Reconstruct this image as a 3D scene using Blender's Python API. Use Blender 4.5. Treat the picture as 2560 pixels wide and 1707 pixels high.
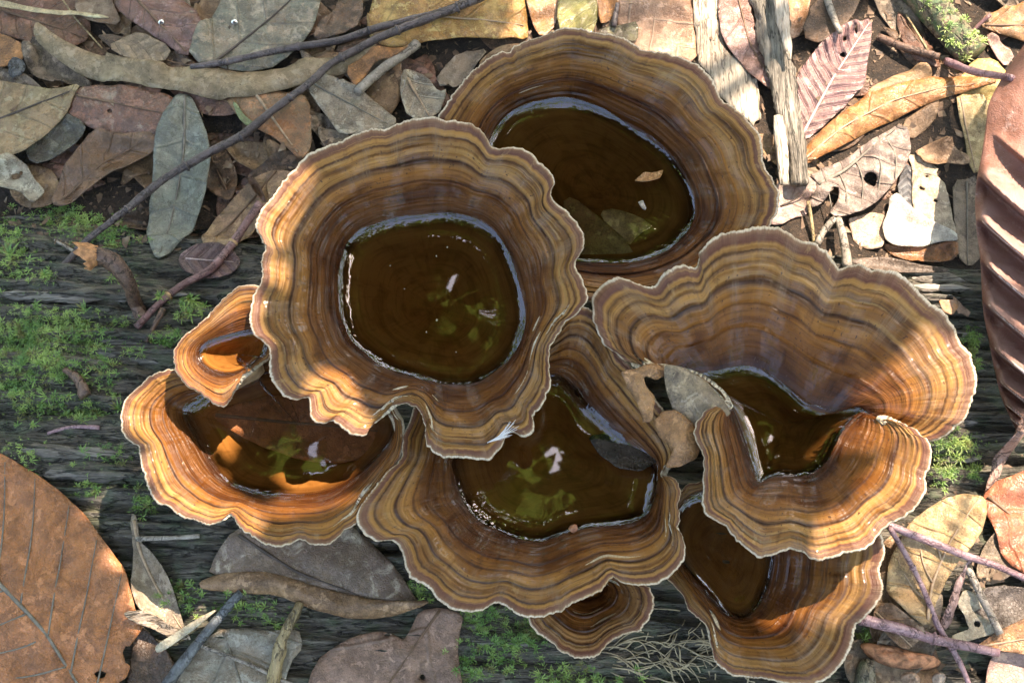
import bpy, math, random
import numpy as np
from mathutils import Vector
from mathutils.geometry import delaunay_2d_cdt

for o in list(bpy.data.objects): bpy.data.objects.remove(o, do_unlink=True)
SC = bpy.context.scene
COL = SC.collection
R = math.radians
S = 0.000125                      # one working unit u = 0.125 mm (about one photo pixel on the ground)

# ------------------------------------------------------------------ camera, sky, sun, exposure
HF = R(40.0); TILT = R(20.0)
F = 1280.0 / math.tan(HF / 2)
CAM = np.array([0.0, -F * math.sin(TILT), F * math.cos(TILT)])
cd = bpy.data.cameras.new('camera'); cam = bpy.data.objects.new('camera', cd); COL.objects.link(cam)
cam.location = CAM * S; cam.rotation_euler = (TILT, 0, 0)
cd.sensor_fit = 'HORIZONTAL'; cd.angle = HF; cd.clip_start = 0.01; cd.clip_end = 200
SC.camera = cam
SUN_EL = R(58.0); SUN_AZ = R(52.0)            # azimuth measured from +x towards +y
LDIR = np.array([math.cos(SUN_EL) * math.cos(SUN_AZ), math.cos(SUN_EL) * math.sin(SUN_AZ), math.sin(SUN_EL)])
W = bpy.data.worlds.new('World'); SC.world = W; W.use_nodes = True
nt = W.node_tree; nt.nodes.clear()
sky = nt.nodes.new('ShaderNodeTexSky'); sky.sky_type = 'NISHITA'; sky.sun_disc = False
sky.sun_elevation = SUN_EL; sky.sun_rotation = R(90) - SUN_AZ
sky.air_density = 1.0; sky.dust_density = 1.6; sky.ozone_density = 1.0
bg = nt.nodes.new('ShaderNodeBackground'); bg.inputs['Strength'].default_value = 0.15
wo = nt.nodes.new('ShaderNodeOutputWorld')
nt.links.new(sky.outputs[0], bg.inputs[0]); nt.links.new(bg.outputs[0], wo.inputs[0])
sl = bpy.data.lights.new('sun', 'SUN'); sl.energy = 2.0; sl.angle = R(0.53); sl.color = (1.0, 0.92, 0.82)
sun = bpy.data.objects.new('sun', sl); COL.objects.link(sun)
sun.rotation_euler = Vector(LDIR).to_track_quat('Z', 'Y').to_euler(); sun.location = (0.5, 0.6, 2)
VS = SC.view_settings; VS.view_transform = 'Standard'; VS.look = 'None'; VS.gamma = 1.0
VS.exposure = 2.9; VS.use_curve_mapping = False
VS.use_white_balance = True; VS.white_balance_temperature = 7700; VS.white_balance_tint = 16
SC.cycles.max_bounces = 8; SC.cycles.diffuse_bounces = 3; SC.cycles.glossy_bounces = 3; SC.cycles.transparent_max_bounces = 8

# ------------------------------------------------------------------ helpers
rng = np.random.default_rng(7); random.seed(7)
RT = np.array([1.0, 0, 0]); UP = np.array([0, math.cos(TILT), math.sin(TILT)]); FW = np.array([0, math.sin(TILT), -math.cos(TILT)])
def un(px, py, z):
    """where the sight line of a photo pixel meets height z (all in u); arrays allowed"""
    px = np.asarray(px, float); py = np.asarray(py, float); z = np.asarray(z, float)
    a = (px - 1280) / F; b = -(py - 853.5) / F
    d = a[..., None] * RT + b[..., None] * UP + FW
    k = (z - CAM[2]) / d[..., 2]
    return CAM + d * k[..., None]
def vn(x, y, seed=0):
    x = np.asarray(x, float); y = np.asarray(y, float)
    xi = np.floor(x).astype(np.int64); yi = np.floor(y).astype(np.int64); fx = x - xi; fy = y - yi
    def h(a, b):
        n = (a * 374761393 + b * 668265263 + seed * 982451653) & 0xffffffff
        n = ((n ^ (n >> 13)) * 1274126177) & 0xffffffff
        return ((n ^ (n >> 16)) & 0xffff) / 65535.0
    fx = fx * fx * (3 - 2 * fx); fy = fy * fy * (3 - 2 * fy)
    return ((h(xi, yi) * (1 - fx) + h(xi + 1, yi) * fx) * (1 - fy) + (h(xi, yi + 1) * (1 - fx) + h(xi + 1, yi + 1) * fx) * fy) * 2 - 1
def fbm(x, y, seed=0, o=3):
    s = 0; a = 1.0; t = 0
    for i in range(o):
        s = s + a * vn(np.asarray(x) * 2 ** i, np.asarray(y) * 2 ** i, seed + i * 17); t += a; a *= .5
    return s / t
def mk(name, v, f, mat=None, parent=None, smooth=True):
    me = bpy.data.meshes.new(name); me.from_pydata((np.asarray(v) * S).tolist(), [], f)
    if smooth: me.polygons.foreach_set('use_smooth', [True] * len(me.polygons))
    if mat: me.materials.append(mat)
    me.update()
    o = bpy.data.objects.new(name, me); COL.objects.link(o)
    if parent: 
        o.parent = parent; o.matrix_parent_inverse = parent.matrix_basis.inverted()
    return o
def attr(o, name, data):
    a = o.data.attributes.new(name, 'FLOAT_VECTOR', 'POINT'); a.data.foreach_set('vector', np.asarray(data, np.float32).ravel())
def tag(o, label, cat, group=None, kind=None):
    if label: o['label'] = label
    if cat: o['category'] = cat
    if group: o['group'] = group
    if kind: o['kind'] = kind
    return o
def empty(name, loc):
    o = bpy.data.objects.new(name, None); COL.objects.link(o); o.location = np.asarray(loc) * S; o.empty_display_size = .01
    return o
def gsm(a, sig, closed=True):
    """gaussian smoothing of a closed row of samples"""
    r = int(3 * sig) + 1; k = np.exp(-.5 * (np.arange(-r, r + 1) / sig) ** 2); k /= k.sum()
    b = np.concatenate([a[-r:], a, a[:r]]) if closed else np.concatenate([np.repeat(a[:1], r, 0), a, np.repeat(a[-1:], r, 0)])
    if b.ndim == 1: return np.convolve(b, k, 'valid')
    return np.stack([np.convolve(b[:, i], k, 'valid') for i in range(b.shape[1])], 1)
def tube(pts, rad, ns=8, rough=0., seed=0, flat=1., cap=True, step=None):
    """tapered tube through 3D points; returns verts, faces"""
    p = np.asarray(pts, float); rad = np.asarray(rad, float) * np.ones(len(p))
    L = np.r_[0, np.cumsum(np.linalg.norm(np.diff(p, axis=0), axis=1))]
    n = max(2, int(L[-1] / (step or 18)) + 1); t = np.linspace(0, L[-1], n)
    q = np.stack([np.interp(t, L, p[:, i]) for i in range(3)], 1); r = np.interp(t, L, rad)
    if n > 6: q[1:-1] = gsm(q, 1.4, False)[1:-1]
    d = np.gradient(q, axis=0); d /= np.linalg.norm(d, axis=1)[:, None] + 1e-9
    a = np.cross(d, [0, 0, 1.0]); nl = np.linalg.norm(a, axis=1)
    a[nl < .05] = [1, 0, 0]; a /= np.linalg.norm(a, axis=1)[:, None]; b = np.cross(a, d)
    th = np.arange(ns) / ns * 2 * math.pi
    rr = r[:, None] * np.ones(ns)
    if rough: rr = rr * (1 + rough * vn(t[:, None] / 40 + 0 * th, np.cos(th)[None] * 2 + np.sin(th)[None] * 3.1 + 9, seed) + .5 * rough * vn(t[:, None] / 9 + 0 * th, th[None] * 3, seed + 5))
    v = q[:, None] + a[:, None] * (np.cos(th)[None] * rr)[..., None] + b[:, None] * (np.sin(th)[None] * rr * flat)[..., None]
    v = v.reshape(-1, 3); f = []
    for i in range(n - 1):
        for j in range(ns):
            j2 = (j + 1) % ns; f.append((i * ns + j, i * ns + j2, (i + 1) * ns + j2, (i + 1) * ns + j))
    if cap: f.append(tuple(range(ns - 1, -1, -1))); f.append(tuple((n - 1) * ns + j for j in range(ns)))
    return v, f, t, L[-1]

# ------------------------------------------------------------------ node helper
class N:
    def __init__(s, name):
        s.m = bpy.data.materials.new(name); s.m.use_nodes = True; s.t = s.m.node_tree; s.t.nodes.clear()
    def n(s, ty, **k):
        x = s.t.nodes.new('ShaderNode' + ty)
        for a, b in k.items(): setattr(x, a, b)
        return x
    def set(s, sock, v):
        if hasattr(v, 'links') or hasattr(v, 'is_linked'): s.t.links.new(v, sock)
        else:
            if isinstance(v, (tuple, list)) and len(v) == 3 and sock.type == 'RGBA': v = tuple(v) + (1,)
            sock.default_value = v
    def math(s, op, a, b=0., c=None, clamp=False):
        x = s.n('Math', operation=op, use_clamp=clamp); s.set(x.inputs[0], a); s.set(x.inputs[1], b)
        if c is not None: s.set(x.inputs[2], c)
        return x.outputs[0]
    def vm(s, op, a, b):
        x = s.n('VectorMath', operation=op); s.set(x.inputs[0], a); s.set(x.inputs[1], b); return x.outputs[0]
    def noise(s, vec, sc=1., det=3., rough=.55, dist=0.):
        x = s.n('TexNoise'); s.set(x.inputs['Vector'], vec); x.inputs['Scale'].default_value = sc; x.inputs['Detail'].default_value = det
        x.inputs['Roughness'].default_value = rough; x.inputs['Distortion'].default_value = dist; return x.outputs['Fac']
    def ramp(s, fac, stops, interp='LINEAR'):
        x = s.n('ValToRGB'); s.set(x.inputs[0], fac); cr = x.color_ramp; cr.interpolation = interp
        stops = sorted(stops, key=lambda q: q[0])
        cr.elements[0].position = stops[0][0]; cr.elements[1].position = stops[-1][0]
        for p, c in stops[1:-1]: cr.elements.new(p)
        for e, (p, c) in zip(cr.elements, stops):
            e.color = (tuple(c) + (1,)) if not isinstance(c, (int, float)) else (c, c, c, 1)
        return x.outputs[0]
    def sm(s, v, a, b, lo=0., hi=1.):
        x = s.n('MapRange', interpolation_type='SMOOTHSTEP'); s.set(x.inputs[0], v)
        for i, q in enumerate((a, b, lo, hi)): s.set(x.inputs[i + 1], q)
        return x.outputs[0]
    def mix(s, f, a, b, mode='MIX'):
        x = s.n('Mix', data_type='RGBA', blend_type=mode); s.set(x.inputs[0], f); s.set(x.inputs[6], a); s.set(x.inputs[7], b); return x.outputs[2]
    def attr(s, name):
        x = s.n('Attribute', attribute_name=name); return x.outputs['Vector']
    def pos(s, seed=0, sc=(1, 1, 1)):
        """object-space position in units of 100 u, shifted per material"""
        g = s.n('TexCoord'); m = s.n('Mapping'); s.t.links.new(g.outputs['Object'], m.inputs[0])
        k = 1 / (100 * S); m.inputs['Scale'].default_value = (k * sc[0], k * sc[1], k * sc[2]); m.inputs['Location'].default_value = (seed * 3.17 % 50, seed * 7.31 % 50, seed * 1.3 % 50)
        return m.outputs[0]
    def bump(s, h, strength=.5, dist=2.):
        x = s.n('Bump'); s.set(x.inputs['Height'], h); x.inputs['Strength'].default_value = strength; x.inputs['Distance'].default_value = dist * S
        return x.outputs[0]
    def out(s, col, rough=.5, bump=None, spec=.5, coat=0., trans=None):
        p = s.n('BsdfPrincipled'); s.set(p.inputs['Base Color'], col); s.set(p.inputs['Roughness'], rough)
        s.set(p.inputs['Specular IOR Level'], spec); s.set(p.inputs['Coat Weight'], coat); p.inputs['Coat Roughness'].default_value = .05
        if bump is not None: s.t.links.new(bump, p.inputs['Normal'])
        o = s.n('OutputMaterial'); s.t.links.new(p.outputs[0], o.inputs[0]); return s.m

def M_wood(name, c1, c2, grain=(1, 1, 1), seed=0, rough=.75, green=0., c3=(.02, .015, .012), bs=1.0, bd=6):
    n = N(name); p = n.pos(seed, grain); q = n.pos(seed + 3)
    g = n.noise(p, 6, 5, .65, .3); g2 = n.noise(p, 20, 3, .6); big = n.noise(q, .8, 3)
    col = n.mix(n.sm(g, .3, .68), c1, c2); col = n.mix(n.sm(g2, .5, .72, 0, .7), col, c3)
    col = n.mix(n.sm(big, .35, .7, 0, .55), col, c3)
    if green: col = n.mix(n.math('MULTIPLY', n.sm(n.noise(q, 2.3, 4), .42, .7), green), col, (.05, .10, .04))
    ck = n.math('ABSOLUTE', n.math('SUBTRACT', n.noise(p, 3.2, 4, .6, .6), .5)); ck = n.sm(ck, 0., .035, 1, 0); col = n.mix(n.math('MULTIPLY', ck, .8), col, tuple(x * .5 for x in c3)); lt = n.sm(n.noise(p, 38, 2, .6), .56, .7, 0, .45); col = n.mix(lt, col, tuple(min(.8, x * 1.5) for x in c2))
    h = n.math('SUBTRACT', n.math('ADD', g, n.math('MULTIPLY', g2, .5)), n.math('MULTIPLY', ck, .6))
    return n.out(col, n.sm(big, .3, .7, rough - .2, rough + .1), n.bump(h, bs, bd))
def M_leaf(name, c1, c2, seed=0, spot=(.05, .03, .02), spots=.3, veins=0., vk=1.0, vcol=None, rough=.55, vb=.6, pale=0., spotscale=3.):
    n = N(name); p = n.pos(seed); lc = n.attr('lc')
    c1 = tuple(x * w for x, w in zip(c1, (1.04, .97, .88))); c2 = tuple(x * w for x, w in zip(c2, (1.02, .94, .84)))
    sp = n.n('SeparateXYZ'); n.set(sp.inputs[0], lc); s_, d_ = sp.outputs[0], n.math('ABSOLUTE', sp.outputs[1])
    big = n.noise(p, 1.1, 4, .6, .4); mid = n.noise(p, 4, 4, .62, .3); fine = n.noise(p, 26, 3, .6)
    col = n.mix(n.sm(big, .36, .64), c1, c2)
    col = n.mix(n.sm(mid, .35, .72, 0, .85), col, tuple(x * .42 for x in c2))
    col = n.mix(n.sm(n.noise(p, 1.7, 6, .72, .6), .51, .56, 0, .6), col, tuple(x * .4 for x in c2))
    col = n.mix(n.sm(n.noise(p, 2.6, 5, .7, .2), .57, .62, 0, .55), col, tuple(min(.75, x * 1.55 + .04) for x in c1))
    col = n.mix(n.sm(fine, .35, .75, 0, .35), col, tuple(min(1, x * 1.35) for x in c1))
    if pale: col = n.mix(n.sm(n.noise(p, 2.1, 5, .7, .8), .52, .66, 0, pale), col, (.50, .42, .31))
    if spots: 
        col = n.mix(n.sm(n.noise(p, spotscale, 5, .7, .5), .56, .72, 0, spots), col, spot)
        col = n.mix(n.sm(n.noise(p, 17, 2, .5), .68, .76, 0, min(1, spots * 1.6)), col, tuple(x * .6 for x in spot))
    h = n.math('ADD', n.math('MULTIPLY', mid, .8), n.math('MULTIPLY', fine, .35))
    vo = n.n('TexVoronoi', feature='DISTANCE_TO_EDGE'); n.set(vo.inputs['Vector'], p); vo.inputs['Scale'].default_value = 10.5; net = n.sm(vo.outputs[0], 0., .07, 1, 0)
    h = n.math('SUBTRACT', h, n.math('MULTIPLY', net, .12)); col = n.mix(n.math('MULTIPLY', net, .08), col, vcol or tuple(x * .5 for x in c1))
    if veins:
        ph = n.math('FRACT', n.math('ADD', n.math('MULTIPLY', n.math('SUBTRACT', s_, n.math('MULTIPLY', d_, vk)), veins), n.math('MULTIPLY', n.noise(p, .9, 2), .25)))
        dv = n.math('ABSOLUTE', n.math('SUBTRACT', ph, .5))
        line = n.sm(dv, 0., .07, 1, 0); bulge = n.sm(dv, 0, .5, 0, 1)
        vc = vcol or tuple(x * .5 for x in c1)
        col = n.mix(n.math('MULTIPLY', line, .4), col, vc)
        h = n.math('ADD', h, n.math('MULTIPLY', n.math('ADD', bulge, n.math('MULTIPLY', line, .6)), vb * 1.5))
    return n.out(col, n.sm(mid, .3, .7, max(.08, rough - .24), rough + .08), n.bump(h, .9, 5))
P = dict(tan=(.34, .225, .125), brown=(.17, .095, .05), red=(.22, .11, .075), purple=(.20, .125, .125), grey=(.25, .195, .14), greygreen=(.175, .20, .165),
         olive=(.24, .205, .12), pale=(.47, .41, .32), white=(.50, .47, .42), orange=(.42, .19, .06), yellow=(.50, .35, .13), pink=(.42, .28, .21), dark=(.06, .042, .03),
         rust=(.33, .14, .055), cream=(.60, .50, .33), mauve=(.33, .22, .22))

# ------------------------------------------------------------------ height map of what already lies there (u)
HX0, HX1, HY0, HY1, HC = -2300, 2300, -1900, 2300, 8.0
HNX = int((HX1 - HX0) / HC); HNY = int((HY1 - HY0) / HC)
H = np.zeros((HNY, HNX))
def hidx(x, y):
    return np.clip(((np.asarray(y) - HY0) / HC).astype(int), 0, HNY - 1), np.clip(((np.asarray(x) - HX0) / HC).astype(int), 0, HNX - 1)
def hget(x, y): i, j = hidx(x, y); return H[i, j]
def hput(x, y, z):
    i, j = hidx(x, y); np.maximum.at(H, (i, j), z)
def bump_ground(x, y): return 14 * fbm(np.asarray(x) / 300, np.asarray(y) / 300, 3) - 8

# ------------------------------------------------------------------ the setting: forest floor and fallen log
n = N('soil'); p = n.pos(1)
a = n.noise(p, 2.5, 6, .7); b = n.noise(p, 14, 4, .7)
col = n.mix(n.sm(a, .35, .65), (.018, .013, .009), (.05, .032, .02)); col = n.mix(n.sm(b, .55, .72, 0, .8), col, (.14, .085, .05))
SOIL = n.out(col, .85, n.bump(n.math('ADD', a, n.math('MULTIPLY', b, .6)), 1., 14))
ax = np.r_[-np.geomspace(160000, 2600, 24), np.arange(-2500, 2501, 50), np.geomspace(2600, 160000, 24)]
gx, gy = np.meshgrid(ax, ax); gz = np.where((abs(gx) < 2500) & (abs(gy) < 2500), bump_ground(gx, gy), -8)
m_ = len(ax); gf = [(i * m_ + j, i * m_ + j + 1, (i + 1) * m_ + j + 1, (i + 1) * m_ + j) for i in range(m_ - 1) for j in range(m_ - 1)]
g_ = mk('ground', np.stack([gx, gy, gz], -1).reshape(-1, 3), gf, SOIL); g_['kind'] = 'structure'
yy, xx = np.mgrid[0:HNY, 0:HNX]; HXX = HX0 + (xx + .5) * HC; HYY = HY0 + (yy + .5) * HC
H[:] = bump_ground(HXX, HYY)

LA = un(0, 528, 30); LB = un(2560, 655, 30); LD = (LB - LA) / np.linalg.norm(LB - LA); LN = np.array([LD[1], -LD[0], 0]); LHW = 720.
def log_z(s, w):
    c = np.clip((w - LHW) / LHW, -1, 1); z = 150 * (1 - abs(c) ** 2.6) ** .6 - 20
    z = z + 26 * fbm(s / 700, w / 75, 11) + 17 * (1 - 2 * abs(vn(s / 420, w / 26 + .3 * vn(s / 300, w / 90, 4), 12))) + 11 * vn(s / 170, w / 10, 13) + 5 * vn(s / 60, w / 6, 14) + 13 * np.clip(fbm(s / 90, w / 55, 15) * 2.2, -1, .3) + 5 * fbm(s / 22, w / 16, 16)
    crack = np.clip(1 - abs(w - (545 + 60 * vn(s / 500, s * 0, 9))) / 26, 0, 1) + .8 * np.clip(1 - abs(w - (860 + 50 * vn(s / 600, s * 0, 19))) / 22, 0, 1) + .7 * np.clip(1 - abs(w - (215 + 50 * vn(s / 400, s * 0, 29))) / 16, 0, 1)
    crack = crack * np.clip(vn(s / 380, w / 300, 33) * 2 + .9, 0, 1)
    return z - 55 * crack
ss = np.arange(-2300, 2301, 12.); ww = np.arange(-10, 2 * LHW + 11, 5.5)
lw, ls = np.meshgrid(ww, ss); lz = log_z(ls, lw)
lz[:, 0] = -30; lz[:, -1] = -30
LC = (LA + LB) / 2
lp = LC + ls[..., None] * LD + lw[..., None] * LN; lp[..., 2] = lz
a_, b_ = len(ss), len(ww)
lf = [(i * b_ + j, i * b_ + j + 1, (i + 1) * b_ + j + 1, (i + 1) * b_ + j) for i in range(a_ - 1) for j in range(b_ - 1)]
LOGM = M_wood('rotten_wood', (.052, .043, .033), (.185, .16, .122), (.22, 1.7, .8), 4, .55, .45, (.016, .014, .012), 1.0, 11)
log = mk('fallen_log', lp.reshape(-1, 3), lf, LOGM)
tag(log, 'dark rotting mossy log lying across the leaf litter under the fungi', 'log')
rel_ = np.stack([HXX - LC[0], HYY - LC[1]], -1); hs_ = rel_ @ LD[:2]; hw_ = rel_ @ LN[:2]
inl_ = (hw_ > 0) & (hw_ < 2 * LHW); H[inl_] = np.maximum(H, log_z(hs_, hw_))[inl_]
def log_at(px, py):
    """photo pixel -> point on the log or floor"""
    z = 100.
    for _ in range(6):
        q = un(px, py, z); z = float(hget(q[0], q[1]))
    return un(px, py, z)

# ------------------------------------------------------------------ leaves
def chaikin(p, k=1, c=.25):
    for _ in range(k):
        q = np.roll(p, -1, 0); p = np.stack([(1 - c) * p + c * q, c * p + (1 - c) * q], 1).reshape(-1, 2)
    return p
def inside(poly, x, y):
    x = np.asarray(x); y = np.asarray(y); r = np.zeros(x.shape, bool); px, py = poly[:, 0], poly[:, 1]
    for i in range(len(poly)):
        j = i - 1; c = ((py[i] > y) != (py[j] > y)) & (x < (px[j] - px[i]) * (y - py[i]) / (py[j] - py[i] + 1e-12) + px[i]); r ^= c
    return r
def pldist(P_, pl):
    """distance to polyline, arclength, side"""
    best = np.full(len(P_), 1e9); s = np.zeros(len(P_)); sd = np.zeros(len(P_)); acc = 0
    for a, b in zip(pl[:-1], pl[1:]):
        d = b - a; L = np.linalg.norm(d) + 1e-9; d = d / L; r = P_ - a; t = np.clip(r @ d, 0, L); q = r - t[:, None] * d; dd = np.linalg.norm(q, axis=1)
        k = dd < best; best[k] = dd[k]; s[k] = acc + t[k]; sd[k] = np.sign(d[0] * r[k, 1] - d[1] * r[k, 0]); acc += L
    return best, s, sd, acc
NL = [0]
def leaf(name, label, out, mid, mat, curl=0., arch=0., wav=8., tilt=(0, 0), holes=(), torn=0., veins=None, rib=None, pct=70, lift=0., ribw=4.5, group=None, raw=False, z=None, cat='leaf', pleat=0., pn=1., pk=1., parts=True):
    """a dead leaf cut to an outline given in photo pixels, dropped on what lies below"""
    NL[0] += 1; sd_ = NL[0]; wav = wav * 1.45; curl = curl * 1.35
    op = np.array(out, float); zc = 60. if z is None else z
    for it in range(3):
        if raw: o2 = op.copy()
        else: o2 = un(op[:, 0], op[:, 1], zc)[:, :2]
        if mid is not None:
            mp = np.array(mid, float); m2 = mp if raw else un(mp[:, 0], mp[:, 1], zc)[:, :2]
        else:
            c = o2.mean(0); u_, s_, vt = np.linalg.svd(o2 - c); d = vt[0]; e = (o2 - c) @ d; m2 = np.stack([c + d * e.min(), c + d * e.max()])
        ed = chaikin(o2, 1, .12 if torn else .22)
        seg = []
        for a, b in zip(ed, np.roll(ed, -1, 0)):
            k = max(1, int(np.linalg.norm(b - a) / 9)); seg.append(a + (b - a) * (np.arange(k) / k)[:, None])
        ed = np.concatenate(seg); t = np.arange(len(ed))
        nn = np.roll(ed, -1, 0) - np.roll(ed, 1, 0); nn = np.stack([nn[:, 1], -nn[:, 0]], 1) / (np.linalg.norm(nn, axis=1)[:, None] + 1e-9)
        ed = ed + nn * (1.3 * vn(t / 4.3, t * 0, sd_) + torn * (vn(t / 2.1, t * 0, sd_ + 50) + 1.5 * vn(t / 7., t * 0, sd_ + 60)))[:, None]
        rings = [ed]
        for (hx, hy, rx, ry) in holes:
            hc = np.array([hx, hy]) if raw else un(hx, hy, zc)[:2]
            th = np.arange(22) / 22 * 2 * math.pi; k = 1 + .18 * vn(th * 2, th * 0 + hx, 5)
            rings.append(hc + np.stack([np.cos(th) * rx * k, np.sin(th) * ry * k], 1))
        if it < 2:
            lo, hi = ed.min(0), ed.max(0); gx, gy = np.meshgrid(np.arange(lo[0], hi[0], 20), np.arange(lo[1], hi[1], 20)); k = inside(ed, gx, gy)
            if z is None and k.any(): zc = float(np.percentile(hget(gx[k], gy[k]), pct)) + 10 + lift
            continue
        size = math.sqrt(abs(np.sum(ed[:, 0] * np.roll(ed[:, 1], -1) - ed[:, 1] * np.roll(ed[:, 0], -1))) / 2)
        sp = float(np.clip(size / 17, 7, 19))
        lo, hi = ed.min(0), ed.max(0); gx, gy = np.meshgrid(np.arange(lo[0], hi[0], sp), np.arange(lo[1], hi[1], sp * .87)); gx[1::2] += sp / 2
        g = np.stack([gx.ravel(), gy.ravel()], 1); g = g + rng.normal(0, sp * .08, g.shape); k = inside(ed, g[:, 0], g[:, 1]); g = g[k]
        for r in rings[1:]: g = g[~inside(r, g[:, 0], g[:, 1])]
        allr = np.concatenate(rings); dmin = np.array([np.min(np.sum((allr - q) ** 2, 1)) for q in g]) if len(g) else np.zeros(0)
        g = g[dmin > (sp * .45) ** 2] if len(g) else g
        V = np.concatenate(rings + [g]) if len(g) else np.concatenate(rings)
        E = []; k0 = 0
        for r in rings: E += [(k0 + i, k0 + (i + 1) % len(r)) for i in range(len(r))]; k0 += len(r)
        vv, ee, ff, *_ = delaunay_2d_cdt([Vector(q) for q in V], E, [], 0, 1e-4)
        vv = np.array([(q.x, q.y) for q in vv]); ff = [tuple(q) for q in ff]
        fc = np.array([vv[list(q)].mean(0) for q in ff]); k = inside(ed, fc[:, 0], fc[:, 1])
        for r in rings[1:]: k &= ~inside(r, fc[:, 0], fc[:, 1])
        ff = [q for q, w in zip(ff, k) if w]
    d, s, sgn, Lm = pldist(vv, m2); wmax = max(d.max(), 1)
    c = vv - vv.mean(0)
    zr = curl * (d / wmax) ** 1.7 - arch * ((s / Lm - .5) * 2) ** 2 + wav * fbm(vv[:, 0] / 130, vv[:, 1] / 130, sd_ + 100) + .35 * wav * vn(vv[:, 0] / 38, vv[:, 1] / 38, sd_ + 7) + tilt[0] * c[:, 0] + tilt[1] * c[:, 1]
    if pleat:
        ph = ((s - d * pk) / 100 * pn) % 1; zr = zr + pleat * np.sin(math.pi * ph) * np.clip(d / 18, 0, 1)
    hz = np.max([hget(vv[:, 0] + a_, vv[:, 1] + b_) for a_ in (-9, 0, 9) for b_ in (-9, 0, 9)], 0)
    if z is None:
        z0 = np.percentile(hz - zr, pct) + 3; zz = zr + z0 + lift
        if not lift:
            F_ = np.array([q for q in ff if len(q) == 3]); lift_ = np.clip(hz + 3 - zz, 0, None)
            for _ in range(5):
                acc = np.zeros(len(zz)); cnt = np.zeros(len(zz)) + 1e-9
                for a_i in range(3):
                    np.add.at(acc, F_[:, a_i], lift_[F_[:, (a_i + 1) % 3]] + lift_[F_[:, (a_i + 2) % 3]]); np.add.at(cnt, F_[:, a_i], 2)
                lift_ = np.maximum(acc / cnt * .92, np.minimum(lift_, np.clip(hz + 1 - zz, 0, None)))
            zz = zz + lift_
    else: zz = zr + z
    hput(vv[:, 0], vv[:, 1], zz + 2)
    ci, cj = np.where(inside(ed, HXX[(slice(*(hidx(0, [lo[1], hi[1]])[0] + [0, 1])), slice(*(hidx([lo[0], hi[0]], 0)[1] + [0, 1])))], HYY[(slice(*(hidx(0, [lo[1], hi[1]])[0] + [0, 1])), slice(*(hidx([lo[0], hi[0]], 0)[1] + [0, 1])))]))
    ci = ci + hidx(0, lo[1])[0]; cj = cj + hidx(lo[0], 0)[1]
    if len(ci):
        cx_ = np.stack([HXX[ci, cj], HYY[ci, cj]], 1); nn_ = np.concatenate([np.argmin(((q[:, None] - vv[None]) ** 2).sum(-1), 1) for q in np.array_split(cx_, max(1, len(cx_) // 1500))])
        H[ci, cj] = np.maximum(H[ci, cj], zz[nn_] + 2)
    nv_ = len(vv); th = 2.2
    top = np.c_[vv, zz]; bot = np.c_[vv, zz - th]
    ec = {}
    for q in ff:
        for i in range(len(q)): 
            e = (q[i], q[(i + 1) % len(q)]); ec[e] = 1
    side = [(b, a, a + nv_, b + nv_) for (a, b) in ec if (b, a) not in ec]
    # make sure tops look up
    a, b, cc = (vv[ff[0][i]] for i in range(3)); upf = (b[0] - a[0]) * (cc[1] - a[1]) - (b[1] - a[1]) * (cc[0] - a[0]) > 0
    if not upf: ff = [q[::-1] for q in ff]; side = [q[::-1] for q in side]
    faces = ff + [tuple(i + nv_ for i in q[::-1]) for q in ff] + side
    base = np.array([*vv.mean(0), zz.min()])
    o = mk(name, np.concatenate([top, bot]) - base, faces, mat); o.location = base * S
    lc = np.stack([s / 100, d * sgn / 100, 0 * s], 1); attr(o, 'lc', np.concatenate([lc, lc]))
    tag(o, label, cat, group)
    def surf(q, up=0.):
        return np.array([[x, y, zz[np.argmin((vv[:, 0] - x) ** 2 + (vv[:, 1] - y) ** 2)] + up] for x, y in q])
    def strip(pl, name_, r0, r1, m_):
        pl = np.asarray(pl, float); Ls = np.r_[0, np.cumsum(np.linalg.norm(np.diff(pl, axis=0), axis=1))]; k = max(3, int(Ls[-1] / 16)); t = np.linspace(0, Ls[-1], k)
        q = np.stack([np.interp(t, Ls, pl[:, 0]), np.interp(t, Ls, pl[:, 1])], 1); ok = inside(ed, q[:, 0], q[:, 1])
        for r in rings[1:]: ok &= ~inside(r, q[:, 0], q[:, 1])
        q = q[ok]
        if len(q) < 3: return
        w3 = surf(q, 1.3); w3[:, 2] = gsm(w3[:, 2], 1.2, False)
        v, f, *_ = tube(w3 - base, np.linspace(r0, r1, len(w3)), 6, flat=.7, step=14)
        c_ = mk(name_, v, f, m_, o); c_.matrix_parent_inverse.identity()
    if rib is not None and parts: strip(m2, 'midrib', ribw, ribw * .35, rib)
    if veins:
        for vl in veins:
            q = np.array(vl, float); strip(q if raw else un(q[:, 0], q[:, 1], zc)[:, :2], 'vein', 2.4, 1.1, rib)
    return o
MATS = {}
def lm(key, c1, c2, **k):
    if key not in MATS: MATS[key] = M_leaf('leaf_' + key, P[c1] if isinstance(c1, str) else c1, P[c2] if isinstance(c2, str) else c2, len(MATS) + 2, **k)
    return MATS[key]
def M_plain(name, c, rough=.6, v=.3, seed=0, sc=6, bs=.5):
    n = N(name); p = n.pos(seed); a = n.noise(p, sc, 4, .65)
    col = n.mix(n.sm(a, .3, .7), tuple(x * (1 - v) for x in c), tuple(min(1, x * (1 + v)) for x in c)); return n.out(col, rough, n.bump(a, bs, 3))
RIBD = M_plain('dark_rib', (.06, .042, .032)); RIBT = M_plain('tan_rib', (.36, .25, .16)); RIBP = M_plain('pale_rib', (.45, .33, .30)); RIBB = M_plain('brown_rib', (.14, .08, .045))
RIBG = M_plain('grey_rib', (.16, .14, .11))

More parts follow.
